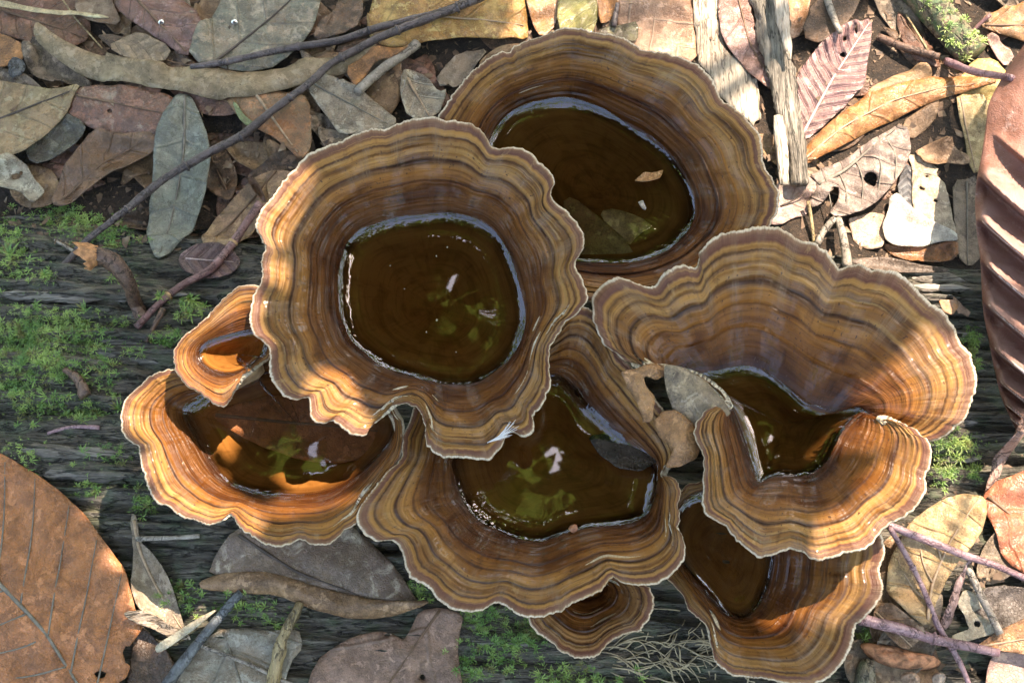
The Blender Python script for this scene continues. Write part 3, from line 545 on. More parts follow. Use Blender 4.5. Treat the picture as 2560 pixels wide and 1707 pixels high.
# ------------------------------------------------------------------ moss on the log
MP = [(25,600,55,90,80),(60,660,50,50,20),(140,535,70,30,50),(190,560,60,35,60),(270,590,70,30,50),(310,560,40,30,15),(120,690,25,20,10),(80,820,120,60,170),(60,880,100,70,170),(190,830,60,45,70),(230,850,60,50,45),(30,960,60,40,45),(150,930,60,40,55),(260,930,50,60,45),(330,870,30,25,15),(100,1010,100,40,70),(220,1030,50,25,45),(300,800,60,20,10),(420,845,40,25,28),(480,770,40,25,25),(300,700,40,20,8),(230,1220,40,30,28),(360,1260,30,40,35),(270,1140,80,30,20),(60,1140,60,30,20),(420,1480,40,30,45),(470,1500,50,40,22),(620,1520,80,30,35),(700,1560,40,20,10),
      (2390,1120,60,30,90),(2370,1165,40,25,60),(2430,1180,20,15,24),(2430,870,20,50,45),(2430,930,15,40,24),(2350,1210,30,15,8),(1200,1540,80,40,50),(1250,1620,100,60,80),(1330,1580,50,40,50),(1180,1680,60,20,20),(1050,1480,40,20,18),(2160,1590,40,20,24),(-100,800,120,120,80),(-80,1000,90,60,40),(1400,1690,90,30,40),(1500,1720,120,40,40)]
r_ = np.random.default_rng(5); cs = []; sz = []
for (cx, cy, rx, ry, k) in MP:
    k = int(k * 1.0); px = cx + rx * .5 * r_.normal(size=k); py = cy + ry * .5 * r_.normal(size=k); bright = 1.25 if cx > 2300 else 1.
    for a, b in zip(px, py): cs.append(log_at(a, b) - [0, 0, 2]); sz.append(r_.uniform(7, 17) * (1.2 if r_.random() < .25 else 1))
v, f = sprigs(cs, None, sz, 10, r_); mo = mk('moss', v, f, MOSS, smooth=False); tag(mo, 'green star moss growing in patches over the dark log', 'moss', kind='stuff')
# low carpet of tiny moss leaves between the sprigs
cs = []; 
for (cx, cy, rx, ry, k) in MP:
    k = int(k * 3.2); px = cx + rx * .55 * r_.normal(size=k); py = cy + ry * .55 * r_.normal(size=k)
    w = un(px, py, 110.); cs.append(np.c_[w[:, 0], w[:, 1], hget(w[:, 0], w[:, 1]) - 1])
cs = np.concatenate(cs); v, f = sprigs(cs, None, r_.uniform(3, 6.5, len(cs)), 5, r_); mo = mk('moss_carpet', v, f, MOSS, smooth=False); tag(mo, 'fine low green moss film clinging to the wood grain of the log', 'moss', kind='stuff')
for k, (px, py, s, nb) in enumerate([(480,752,34,16),(478,790,28,14),(515,765,22,12),(114,690,26,14),(338,712,22,12),(400,745,24,12),(165,860,28,14),(215,780,26,14),(300,1025,30,16),(28,640,34,16)]):
    c = log_at(px, py); v, f = sprigs([np.zeros(3)], None, [s], nb, r_); o = mk('moss_sprig', v, f, MOSS, smooth=False); o.location = c * S
    tag(o, 'single larger bright star-shaped moss sprig standing on the log', 'moss', 'single moss sprigs on the log')
# pale rootlets on the log below the wavy cup
V = []; Fc = []
for i in range(70):
    px, py = r_.uniform(1490,1800), r_.normal(1630,28); a = r_.normal(0, .45); L = r_.uniform(40, 130); q_ = []
    for s in np.linspace(0, 1, 6):
        c = log_at(px + math.cos(a) * L * s, py + math.sin(a) * L * s); a += r_.normal(0, .22); q_.append(c + [0, 0, 4 + 10 * math.sin(3.14 * s) * r_.random()])
    v, f, *_ = tube(q_, r_.uniform(1.0, 2.0), 5, step=12); k0 = len(V); V += list(v); Fc += [tuple(x + k0 for x in t) for t in f]
ro = mk('rootlets', V, Fc, M_plain('rootlet', (.36, .29, .18), .6, .3, 3)); tag(ro, 'tangle of thin pale rootlets on the log between the small dim fan and the lowest cup', 'roots', kind='stuff')
# wood splinters lying along the log
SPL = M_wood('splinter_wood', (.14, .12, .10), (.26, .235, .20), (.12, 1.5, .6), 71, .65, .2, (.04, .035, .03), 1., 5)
SPL2 = M_wood('sunlit_splinter_wood', (.26, .22, .18), (.42, .38, .33), (.12, 1.5, .6), 72, .7, .1, (.09, .07, .06), 1., 5)  # paler copy of the splinter wood, sunlight put into its colour
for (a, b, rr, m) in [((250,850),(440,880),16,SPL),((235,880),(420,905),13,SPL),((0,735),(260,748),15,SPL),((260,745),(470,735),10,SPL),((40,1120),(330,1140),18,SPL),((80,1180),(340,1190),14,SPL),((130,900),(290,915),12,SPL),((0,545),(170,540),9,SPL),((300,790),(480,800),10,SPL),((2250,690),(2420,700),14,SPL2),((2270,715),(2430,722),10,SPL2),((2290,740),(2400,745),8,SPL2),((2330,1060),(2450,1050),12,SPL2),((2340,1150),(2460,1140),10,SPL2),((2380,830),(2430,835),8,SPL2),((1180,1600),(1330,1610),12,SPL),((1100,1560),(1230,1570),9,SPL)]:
    p_ = np.linspace(0, 1, 7)[:, None]; q_ = np.array(a) + (np.array(b) - a) * p_; w = np.array([log_at(*k) for k in q_]); w[:, 2] = gsm(w[:, 2], 1.5, False) - rr * .15
    v, f, *_ = tube(w, rr * np.array([.25, .8, 1, .95, 1., .7, .2]), 12, .35, int(a[0] + a[1]), .45, step=9); o = mk('splinter', v - np.array(log.location) / S, f, m); o.parent = log

# ------------------------------------------------------------------ leaf litter: low anonymous leaves first, then every leaf one can tell apart
def lance(x, y, L, wd, ang, bend=0.):
    t = np.linspace(0, 1, 11); w = wd * np.sin(math.pi * t ** .85) ** .8; b = bend * np.sin(math.pi * t)
    lx = np.r_[t * L - L / 2, (t * L - L / 2)[::-1][1:-1]]; ly = np.r_[w + b, (-w + b)[::-1][1:-1]]
    c, s = math.cos(ang), math.sin(ang); m = np.stack([t * L - L / 2, b], 1); rot = np.array([[c, s], [-s, c]])
    return np.stack([lx, ly], 1) @ rot + [x, y], m @ rot + [x, y]
FILL = [('dull brown leaf buried low in the litter', lm('f1', 'brown', 'dark', spots=.4, rough=.6), RIBB),
        ('greyish decayed leaf buried low in the litter', lm('f2', 'grey', (.10, .08, .065), spots=.5, rough=.6), RIBG),
        ('reddish brown leaf buried low in the litter', lm('f3', 'red', (.09, .05, .035), spots=.4, rough=.5), RIBB),
        ('dry tan leaf buried low in the litter', lm('f4', (.27, .18, .10), 'brown', spots=.4, rough=.6), RIBT)]
for i in range(170):
    px = random.uniform(-250, 2810); py = random.choice([random.uniform(-260, 560), random.uniform(-150, 420)]) if i < 144 else random.uniform(1400, 1950)
    if 92 <= i < 144: px = random.uniform(-60, 1080); py = random.uniform(-40, 480)
    if i >= 144: px = random.uniform(2140, 2800)
    if px > 1000 and px < 1900 and 200 < py < 700: continue
    q = un(px, py, 20); o2, m2 = lance(q[0], q[1], random.uniform(150, 330), random.uniform(30, 60), random.uniform(0, 6.28), random.uniform(-18, 18))
    lab, mt, rb = FILL[i % 4]
    leaf('dead_leaf', lab, o2, m2, mt, curl=random.uniform(-26, 34), arch=random.uniform(-18, 20), wav=13, raw=True, pct=58, tilt=(random.uniform(-.12, .12), random.uniform(-.12, .12)), rib=rb, ribw=3, group=lab.split(' buried')[0] + 's under the litter', parts=i % 2 == 0)

# crumbs of leaf and bark between the leaves
CV = []; CF = []; rk = np.random.default_rng(21)
for i in range(7000):
    px = rk.uniform(-200, 2760); py = rk.uniform(-250, 640) if rk.random() < .72 else rk.uniform(1150, 1900)
    if py > 640 and px < 2050: continue
    w = un(px, py, 30.); z0 = float(hget(w[0], w[1])); L = 4 + 22 * rk.random() ** 2; b = L * rk.uniform(.25, 1.); a = rk.random() * 6.28; d = np.array([math.cos(a), math.sin(a), rk.normal(0, .12)]); s_ = np.array([-math.sin(a), math.cos(a), rk.normal(0, .12)]); k0 = len(CV); c = np.array([w[0], w[1], z0 + 1 + L * .05])
    m_ = rk.integers(4, 7); th_ = np.sort(rk.random(m_)) * 6.28 + rk.random(); rr_ = rk.uniform(.35, 1.1, m_)
    CV += [c + d * L * math.cos(u_) * v_ + s_ * b * math.sin(u_) * v_ for u_, v_ in zip(th_, rr_)]; CF.append(tuple(k0 + j for j in range(m_)))
n = N('crumbs'); p = n.pos(2); a = n.noise(p, 3.1, 2); col = n.ramp(a, [(.3, (.035, .022, .014)), (.45, (.12, .07, .04)), (.60, (.17, .11, .065)), (.72, (.26, .20, .14))])
cr_ = mk('litter_crumbs', CV, CF, n.out(col, .7), smooth=False); tag(cr_, 'fine crumbs of broken leaf and bark between the dead leaves', 'litter', kind='stuff')
q = 'dead_leaf'
# --- upper left
leaf(q, 'orange-brown leaf scrap at the edge beside a black bark chip', [(-40,70),(45,100),(72,128),(40,158),(-40,178)], None, lm('a1','orange','brown',spots=.4), curl=8)
leaf(q, 'broad dull pinkish leaf under the straw grass blade', [(-60,-40),(60,-50),(190,-30),(222,40),(228,95),(165,132),(90,112),(20,90),(-60,60)], [(-60,0),(225,100)], lm('a2','red','brown',veins=2.,vk=.7,rough=.45), curl=10, rib=RIBB)
leaf(q, 'small grey-brown leaf with a torn corner under the straw blade', [(190,-30),(188,30),(225,55),(306,62),(284,12),(270,-30)], None, lm('a3','grey','brown'), curl=6)
leaf(q, 'wet purple-brown leaf carrying a raindrop', [(284,10),(338,-30),(420,-40),(516,55),(488,110),(470,155),(382,92),(309,42)], [(320,-20),(480,150)], lm('a4','purple','red',veins=1.6,rough=.32), curl=-14, rib=RIBB)
leaf(q, 'tan leaf fragment beneath the long curved leaf', [(268,124),(316,95),(350,83),(432,120),(408,162),(327,155)], None, lm('a5',(.28,.21,.14),'grey',veins=2.4), curl=8)
leaf(q, 'dark brown folded leaf between the grey leaf and the yellow leaf', [(780,110),(804,47),(832,30),(855,-20),(912,-30),(908,65),(855,92)], [(850,-20),(800,105)], lm('a6','brown','dark',rough=.4), curl=22, rib=RIBB)
leaf(q, 'large wet grey leaf with a dark midrib under the upper twig', [(475,165),(495,95),(540,40),(575,-40),(810,-40),(796,40),(772,95),(705,165),(600,185)], [(520,185),(574,134),(700,25),(770,-40)], lm('a7','grey','greygreen',spots=.35,pale=.6,veins=1.1,vk=.8,rough=.38,spotscale=1.6), curl=6, rib=RIBD)
leaf(q, 'grey-brown leaf curled under the left end of the long curved leaf', [(73,110),(66,148),(80,193),(109,207),(196,222),(236,212),(198,180),(124,130),(87,90)], None, lm('a8','grey','dark',spots=.6,spotscale=2), curl=18)
leaf(q, 'reddish mottled leaf with a small black hole below the long curved leaf', [(196,218),(254,205),(454,240),(432,290),(403,340),(327,334),(254,327),(203,305),(165,287),(185,247)], [(190,240),(430,290)], lm('a9','red',(.15,.09,.075),spots=.5,pale=.35,rough=.35), curl=-12, holes=[(274,278,7,6)], rib=RIBB, ribw=3)
leaf(q, 'dark green-grey leaf under the olive leaf', [(150,285),(225,322),(208,356),(145,403),(85,420),(62,370),(100,330)], None, lm('a10',(.10,.10,.075),'dark',rough=.35), curl=10)
leaf(q, 'long folded brown leaf with its tip resting on the log', [(127,512),(145,465),(174,418),(247,334),(291,345),(400,345),(396,385),(327,432),(269,446),(189,505),(156,518)], [(135,512),(200,460),(270,395),(395,350)], lm('a11','brown',(.24,.15,.10),veins=1.4,rough=.42), curl=34, rib=RIBB)
leaf(q, 'broad olive-tan leaf with a dark midrib at the edge of the litter', [(-60,200),(55,214),(145,222),(205,212),(186,246),(164,292),(102,352),(55,384),(-60,428)], [(-60,312),(0,298),(100,258),(230,213)], lm('a12','olive','tan',veins=1.3,vk=.9,spots=.25,rough=.5), curl=14, rib=RIBD, lift=0)
leaf(q, 'small pale grey leaf with ragged holes above the moss', [(-40,420),(0,408),(30,394),(66,414),(86,450),(112,476),(84,510),(47,474),(-40,462)], None, lm('a13',(.40,.38,.30),'grey',spots=.4), curl=14, holes=[(38,440,12,9),(52,432,5,5)], torn=1.2)
leaf(q, 'tan leaf lying flat behind the grey-green leaf', [(505,622),(530,560),(590,490),(640,440),(700,425),(745,440),(665,515),(645,570),(605,628),(560,645)], [(690,430),(530,615)], lm('a14','tan',(.30,.19,.13),spots=.45,veins=1.,rough=.5), curl=8, rib=RIBB)
leaf(q, 'small purplish oval leaf under the reddish twig', [(443,640),(483,614),(538,607),(581,622),(605,653),(581,686),(538,700),(501,693),(458,678)], [(445,645),(603,655)], lm('a15','purple',(.15,.09,.085),veins=3.,rough=.5), curl=10, rib=RIBP, ribw=2.5)
leaf(q, 'rust-brown pointed leaf under the long twig with a greenish edge', [(560,245),(660,235),(756,228),(780,276),(778,378),(753,405),(724,380),(673,340),(600,302)], [(640,240),(755,400)], lm('a16','rust',(.25,.18,.11),spots=.35,rough=.45), curl=-10, rib=RIBT)
leaf(q, 'slim green leaf edge poking from under the rust-brown leaf', [(578,250),(592,258),(612,290),(640,312),(620,318),(596,296)], None, lm('a17',(.16,.22,.10),(.24,.26,.15),spots=.2), curl=4)
leaf(q, 'long upright grey-green leaf on the litter, tip hanging over the log', [(452,252),(482,252),(505,298),(523,349),(534,400),(530,465),(513,535),(483,600),(447,636),(414,672),(400,662),(389,636),(374,596),(378,545),(385,480),(392,400),(396,356),(414,313),(436,280)], [(469,255),(462,380),(440,510),(425,590),(406,670)], lm('a18',(.19,.215,.185),(.23,.245,.215),spots=.18,veins=1.1,vk=.5,rough=.3), curl=26, rib=RIBG, wav=12)
leaf(q, 'long curved fuzzy tan leaf bowed across the litter', [(87,47),(120,73),(156,102),(218,127),(291,153),(363,167),(472,171),(581,178),(690,170),(752,147),(805,149),(855,150),(908,124),(942,105),(940,130),(905,160),(862,181),(803,196),(738,214),(665,236),(600,247),(527,243),(418,225),(327,211),(272,203),(200,182),(123,131),(83,91)], [(87,70),(220,150),(420,200),(600,215),(760,180),(940,112)], lm('a19',(.27,.20,.125),(.36,.29,.18),spots=.5,pale=.3,rough=.75,spotscale=5), curl=-16, wav=12)
leaf(q, 'large wet yellow-orange leaf under the two twigs', [(915,64),(930,20),(945,-40),(1300,-40),(1322,60),(1320,95),(1255,95),(1145,98),(1040,112),(1010,122),(960,120),(925,97)], [(920,90),(1080,40),(1310,60)], lm('a20','yellow',(.40,.19,.06),spots=.35,veins=.9,rough=.26,spotscale=2), curl=24, rib=RIBT, wav=12)
leaf(q, 'narrow orange-brown leaf edge under the fork of the twigs', [(862,175),(905,150),(945,118),(1000,118),(1025,112),(985,142),(945,150),(925,170),(900,205),(885,215)], None, lm('a21','orange','brown',spots=.3), curl=8)
leaf(q, 'pale veined leaf in the dark hollow behind the topmost cup', [(1005,190),(1028,176),(1070,195),(1098,235),(1120,230),(1095,290),(1020,300),(998,232)], [(1010,185),(1080,300)], lm('a22',(.40,.38,.31),'grey',veins=2.,vcol=(.5,.48,.4),rough=.5), curl=16, rib=RIBT)
leaf(q, 'grey leaf standing against the pale rim of the large cup', [(1150,128),(1225,125),(1182,180),(1140,220),(1105,238),(1090,200)], None, lm('a23',(.26,.23,.20),'grey'), curl=10)
leaf(q, 'grey mottled pointed leaf wedged between twig and topmost cup', [(767,225),(789,200),(825,193),(869,211),(913,233),(963,273),(998,306),(967,330),(923,330),(854,345),(818,291),(796,262)], [(770,205),(985,320)], lm('a24',(.33,.30,.24),'grey',spots=.5,pale=.5,rough=.35), curl=-10, rib=RIBG, ribw=3)
leaf(q, 'tiny folded brown leaf spike beside the topmost cup', [(618,448),(628,441),(652,470),(668,505),(650,500),(630,478)], None, lm('a25','red','brown'), curl=24)
# --- upper middle
leaf(q, 'big pinkish-tan leaf above the large cup', [(1545,-40),(1730,-40),(1738,65),(1744,160),(1672,142),(1600,132),(1575,112),(1540,70)], [(1560,-40),(1730,150)], lm('b1','pink',(.38,.22,.14),spots=.18,veins=1.,vcol=(.5,.38,.28),rough=.45), curl=8)
leaf(q, 'glistening pinkish leaf with an orange blotch at the top', [(1306,-40),(1410,-40),(1392,65),(1362,96),(1345,90),(1318,30)], None, lm('b2','pink','orange',spots=.2,pale=.5,rough=.2), curl=6)
leaf(q, 'small orange leaf wedged beside the olive leaf', [(1490,-20),(1548,-20),(1545,30),(1520,62),(1496,62)], None, lm('b3','orange','brown',rough=.3), curl=6)
leaf(q, 'wet olive-green leaf hanging down to the cup rim', [(1402,-40),(1493,-40),(1494,84),(1440,90),(1388,82)], [(1492,-40),(1493,84)], lm('b4',(.20,.20,.07),(.26,.24,.11),spots=.15,veins=2.,vcol=(.40,.38,.2),rough=.16), curl=8, rib=RIBT, ribw=3)
leaf(q, 'wet dark leaf scrap touching the pale rim of the large cup', [(1496,76),(1560,62),(1596,56),(1594,104),(1560,104),(1500,90)], None, lm('b5',(.16,.15,.09),'dark',rough=.1), curl=10)
# --- wood strips, upper right
STRIP = M_wood('pale_strip', (.34, .27, .19), (.52, .44, .34), (1.6, .13, .6), 21, .7, 0, (.16, .12, .09), .8, 4)
leaf('wood_strip', 'pale stripped wood slab behind the large cup', [(1727,-40),(1799,-40),(1796,72),(1816,128),(1848,160),(1893,212),(1905,296),(1890,302),(1884,318),(1868,300),(1850,292),(1795,235),(1775,190),(1745,155)], [(1760,-40),(1890,310)], STRIP, curl=-8, torn=2., cat='wood')
leaf(q, 'pinkish-brown pointed leaf lying on the pale wood slab', [(1795,-40),(1868,-40),(1880,50),(1895,110),(1918,170),(1949,244),(1895,213),(1866,190),(1822,135),(1793,80)], [(1835,-40),(1870,110),(1945,240)], lm('c1','mauve','red',spots=.35,veins=1.2,rough=.45), curl=10, rib=RIBB, ribw=3)
leaf(q, 'small pale leaf with an orange stain beside the dark stick', [(1963,20),(1976,-40),(2033,-40),(2020,44),(2002,86),(1976,95)], None, lm('c2','pink','orange',spots=.15,pale=.5), curl=10)
leaf(q, 'dark red-brown leaf in shade behind the purple leaf', [(2000,90),(2030,10),(2090,-30),(2160,-20),(2130,50),(2060,110)], None, lm('c3','brown','dark'), curl=10)
leaf(q, 'yellow sunlit leaf under the mossy branch end', [(2395,205),(2430,150),(2490,140),(2530,190),(2500,260),(2440,262),(2400,240)], None, lm('c4',(.46,.36,.14),'yellow',spots=.2), curl=8)
leaf(q, 'broad orange-brown leaf at the upper corner by the mossy branch', [(2443,68),(2463,40),(2525,14),(2640,20),(2640,125),(2500,88)], [(2443,68),(2640,70)], lm('c5',(.36,.19,.08),'brown',veins=1.2,rough=.45), curl=-16, rib=RIBB, lift=0)
leaf(q, 'small pale pink leaf beneath the upper corner leaf', [(2460,96),(2478,92),(2538,138),(2514,173),(2485,138)], None, lm('c6','mauve','pink',spots=.2), curl=6)
leaf(q, 'pale yellow sunlit leaf strip beside the ribbed leaf', [(2388,236),(2470,250),(2480,349),(2466,382),(2440,440),(2420,404),(2410,330),(2394,280)], [(2400,245),(2440,430)], lm('c7',(.46,.38,.22),(.38,.27,.12),spots=.35,rough=.5), curl=10, rib=RIBT, ribw=3)
leaf(q, 'grey shaded leaf below the pale yellow strip', [(2380,450),(2450,440),(2460,540),(2455,640),(2425,668),(2392,640),(2384,540)], [(2420,450),(2420,660)], lm('c8','grey',(.16,.13,.11),spots=.4), curl=8, rib=RIBG, ribw=3)
leaf(q, 'purple red leaf with bold herringbone veins and torn holes', [(2183,38),(2180,91),(2169,153),(2162,218),(2133,240),(2114,265),(2064,312),(2013,350),(2002,327),(1991,254),(1989,193),(2016,153),(2056,109),(2107,73),(2151,51)], [(2002,345),(2030,290),(2078,203),(2130,120),(2183,40)], lm('c9','mauve',(.24,.14,.15),spots=.35,veins=3.3,vk=.75,vcol=(.40,.28,.30),rough=.38,vb=1.2,pale=.25), curl=10, rib=RIBP, holes=[(2141,74,6,5),(2112,96,5,4),(2109,132,8,6)], pleat=9, pn=3.3, pk=.75)
leaf(q, 'brown leaf glimpsed behind the long arched orange leaf', [(2250,308),(2325,256),(2350,236),(2346,286),(2325,314),(2278,348)], None, lm('c10',(.26,.17,.10),'brown'), curl=4)
leaf(q, 'tan leaf fold rising behind the long arched orange leaf', [(2160,240),(2187,211),(2242,182),(2303,163),(2334,196),(2300,215),(2227,225)], None, lm('c11','tan',(.26,.17,.10),spots=.25), curl=-14)
leaf(q, 'slate-blue leaf scrap tucked behind the holed grey leaf', [(2258,412),(2282,430),(2284,500),(2278,528),(2236,490)], None, lm('c12',(.16,.17,.19),(.12,.12,.13),veins=5.), curl=4)
leaf(q, 'beige tattered leaf with ragged edges above the white fragment', [(2268,392),(2296,383),(2325,405),(2349,421),(2343,436),(2367,458),(2371,501),(2382,545),(2390,592),(2325,560),(2276,532),(2280,450)], [(2280,392),(2385,585)], lm('c13','pale',(.42,.34,.26),spots=.3,veins=1.,rough=.6), curl=8, torn=2.5, holes=[(2304,472,9,4),(2340,500,6,4),(2318,440,4,3)])
leaf(q, 'curled brown leaf with a pale edge above the beige tattered leaf', [(2280,384),(2318,361),(2369,354),(2382,374),(2422,390),(2425,416),(2365,410),(2336,416)], [(2282,384),(2424,402)], lm('c14',(.36,.24,.15),'brown',spots=.2), curl=26)
leaf(q, 'brown leaf beneath the white torn fragment', [(2205,605),(2296,618),(2391,600),(2396,646),(2332,660),(2278,656),(2229,634)], None, lm('c15','rust','brown',rough=.4), curl=14)
leaf(q, 'pinkish white rounded leaf fragment at the log edge', [(2120,549),(2151,539),(2180,529),(2212,534),(2216,560),(2208,620),(2169,620),(2134,601),(2127,574)], None, lm('c16',(.56,.44,.37),'pink',spots=.2,pale=.5), curl=10, torn=1.)
leaf(q, 'bright white torn triangular leaf fragment at the log edge', [(2221,498),(2238,489),(2278,527),(2325,553),(2389,589),(2391,606),(2351,608),(2296,620),(2234,616),(2207,603),(2201,574),(2218,524)], None, lm('c17','white',(.55,.55,.54),spots=.12,rough=.5), curl=8, torn=2.)
leaf(q, 'pinkish grey leaf stalk end against the large cup rim', [(1930,458),(2013,449),(2044,469),(2022,509),(2018,536),(1984,543),(1951,566),(1920,562)], [(1951,516),(2040,476)], lm('c18','mauve',(.36,.29,.26),spots=.25,veins=1.2,pale=.3), curl=6, rib=RIBD, ribw=3)
leaf(q, 'large grey-brown veined leaf with an oval hole', [(2271,323),(2278,374),(2262,418),(2225,476),(2180,522),(2136,543),(2085,551),(2069,538),(2093,505),(2096,483),(2074,476),(2064,501),(2045,520),(2024,523),(2020,509),(2042,472),(2016,447),(2034,443),(2049,429),(2107,403),(2151,371),(2209,334),(2245,312)], [(1990,505),(2034,476),(2114,425),(2205,349),(2250,312)], lm('c19',(.27,.22,.20),(.20,.155,.145),spots=.25,veins=1.5,vk=.5,rough=.5,vb=1.), curl=18, rib=RIBG, ribw=6, holes=[(2176,452,16,22)], veins=[[(2060,459),(2068,500),(2075,530)],[(2098,434),(2118,480),(2110,538)],[(2140,404),(2158,450),(2150,520)],[(2180,372),(2202,420),(2188,505)],[(2212,345),(2240,390),(2232,460)]], pleat=7, pn=2.4, pk=.3)
leaf(q, 'long arched orange leaf with a thin tip', [(2489,218),(2460,203),(2420,195),(2358,191),(2296,197),(2227,213),(2169,235),(2122,268),(2064,315),(2016,362),(1982,428),(2034,405),(2078,380),(2136,347),(2187,318),(2252,289),(2325,256),(2405,235),(2456,227)], [(1985,424),(2110,320),(2240,250),(2360,222),(2487,218)], lm('c20',(.36,.20,.09),(.40,.16,.055),spots=.15,veins=.9,rough=.42), curl=-22, rib=RIBT, ribw=3, wav=10)
leaf(q, 'long dim brown leaf lying along the log beneath the white fragment', [(2118,652),(2151,643),(2216,643),(2296,658),(2400,672),(2260,682),(2185,676)], None, lm('c21',(.15,.11,.085),'dark'), curl=8)
leaf(q, 'small pinkish broken leaf standing on the log by the ribbed leaf', [(2378,742),(2392,756),(2424,782),(2420,792),(2404,784),(2390,790),(2380,768)], None, lm('c22',(.48,.32,.25),'pink'), curl=8, torn=1.5)
leaf(q, 'orange leaf scrap on the log beside the fan fungus', [(2340,760),(2384,762),(2388,774),(2372,800),(2350,788)], None, lm('c23','orange','pink'), curl=6, torn=1.)
# --- big pleated leaf on the right
RIBW = M_plain('pale_crest', (.62, .50, .44))
def ribbed():
    L = np.array([(2590,60),(2562,110),(2514,178),(2492,218),(2471,258),(2464,327),(2456,382),(2441,454),(2438,509),(2441,570),(2448,615),(2453,662),(2455,734),(2460,789),(2471,843),(2485,916),(2502,989),(2530,1052),(2548,1085)], float)
    yy_ = np.linspace(L[0, 1], L[-1, 1], 230); xl = gsm(np.interp(yy_, L[:, 1], L[:, 0]), 3, False)
    wd = 250 * np.clip(np.sin(np.clip((yy_ - 20) / 1075, 0, 1) * math.pi), .02, 1) ** .55 * np.clip((1088 - yy_) / 120, .03, 1)
    nb = 60; b = np.linspace(0, 1, nb); px = xl[:, None] + wd[:, None] * b; py = yy_[:, None] + 0 * b
    st = np.array([(2470,330),(2460,455),(2462,566),(2457,660),(2457,757),(2473,865),(2490,949),(2514,1014),(2532,1056)], float)
    key = py - np.clip(px - 2455, 0, None) * (1.02 - .0012 * np.clip(px - 2455, 0, 400)); kk = st[:, 1] - np.clip(st[:, 0] - 2455, 0, None)
    ph = np.interp(key, np.r_[60, 200, kk], np.arange(len(kk) + 2)); fr = ph % 1
    saw = np.where(fr < .90, fr / .90, (1 - fr) / .10)
    env = np.clip(b * 9, 0, 1) * np.clip((yy_[:, None] - 330) / 140, 0, 1)
    z = 235 + 110 * (saw ** 1.6 - .35) * env + 48 * np.sin(np.clip(b * 1.1, 0, 1) * math.pi * .5) - 40 * (1 - b) ** 4 + 8 * fbm(px / 70, py / 70, 77)
    z = z - 60 * np.clip((py - 900) / 190, 0, 1)
    X = un(px, py, z); n1, n2 = X.shape[:2]; T = X.reshape(-1, 3); Bt = T - [0, 0, 3]
    f = [(i * n2 + j, i * n2 + j + 1, (i + 1) * n2 + j + 1, (i + 1) * n2 + j) for i in range(n1 - 1) for j in range(n2 - 1)]
    K = len(T); f = [t_[::-1] for t_ in f] + [tuple(i + K for i in t_) for t_ in f]
    loop = [j for j in range(n2)] + [i * n2 + n2 - 1 for i in range(1, n1)] + [(n1 - 1) * n2 + j for j in range(n2 - 2, -1, -1)] + [i * n2 for i in range(n1 - 2, 0, -1)]
    f += [(a, b2, b2 + K, a + K) for a, b2 in zip(loop, loop[1:] + loop[:1])]
    base = T[np.argmin(T[:, 2])].copy()
    n = N('ribbed_leaf'); p = n.pos(5); lc = n.attr('lc'); s = n.n('SeparateXYZ'); n.set(s.inputs[0], lc)
    big = n.noise(p, 1.5, 4, .65); mid = n.noise(p, 6, 4, .65); fine = n.noise(p, 30, 2)
    col = n.mix(n.sm(big, .38, .62), (.22, .092, .060), (.28, .13, .095)); col = n.mix(n.sm(mid, .5, .75, 0, .6), col, (.17, .085, .065)); col = n.mix(n.sm(n.noise(p, 2.7, 5, .7), .56, .7, 0, .6), col, (.42, .31, .27))
    col = n.mix(n.sm(fine, .62, .75, 0, .5), col, (.45, .32, .26))
    col = n.mix(n.math('MULTIPLY', n.sm(n.math('ADD', s.outputs[0], n.math('MULTIPLY', n.math('SUBTRACT', mid, .5), .5)), .25, .62), n.sm(big, .3, .6, .35, .8)), col, (.42, .26, .225))  # pale pink scoops keyed to pleat height: sunlit highlights put into the colour
    mt = n.out(col, n.sm(mid, .3, .7, .42, .68), n.bump(n.math('ADD', mid, fine), .8, 4))
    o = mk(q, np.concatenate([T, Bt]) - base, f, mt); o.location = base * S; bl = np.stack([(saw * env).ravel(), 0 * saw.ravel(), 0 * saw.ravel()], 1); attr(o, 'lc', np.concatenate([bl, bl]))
    tag(o, 'huge reddish pleated leaf with shell-like ribs standing at the edge', 'leaf')
    hput(T[:, 0], T[:, 1], T[:, 2])
    for k in range(3, len(kk) + 1):     # pale crest of each pleat
        pts = []
        for j in range(3, nb, 2):
            i = np.argmin(abs(ph[:, j] - (k + .90)))
            if abs(ph[i, j] - (k + .90)) < .08 and 0 < i < n1 - 2: pts.append(X[i, j] + [0, 0, .5])
        if len(pts) > 3:
            pts = np.array(pts); pts = gsm(pts, 1.5, False); v, f2, *_ = tube(pts - base, 3.2, 6); c_ = mk('rib', v, f2, RIBW, o); c_.matrix_parent_inverse.identity()
ribbed()
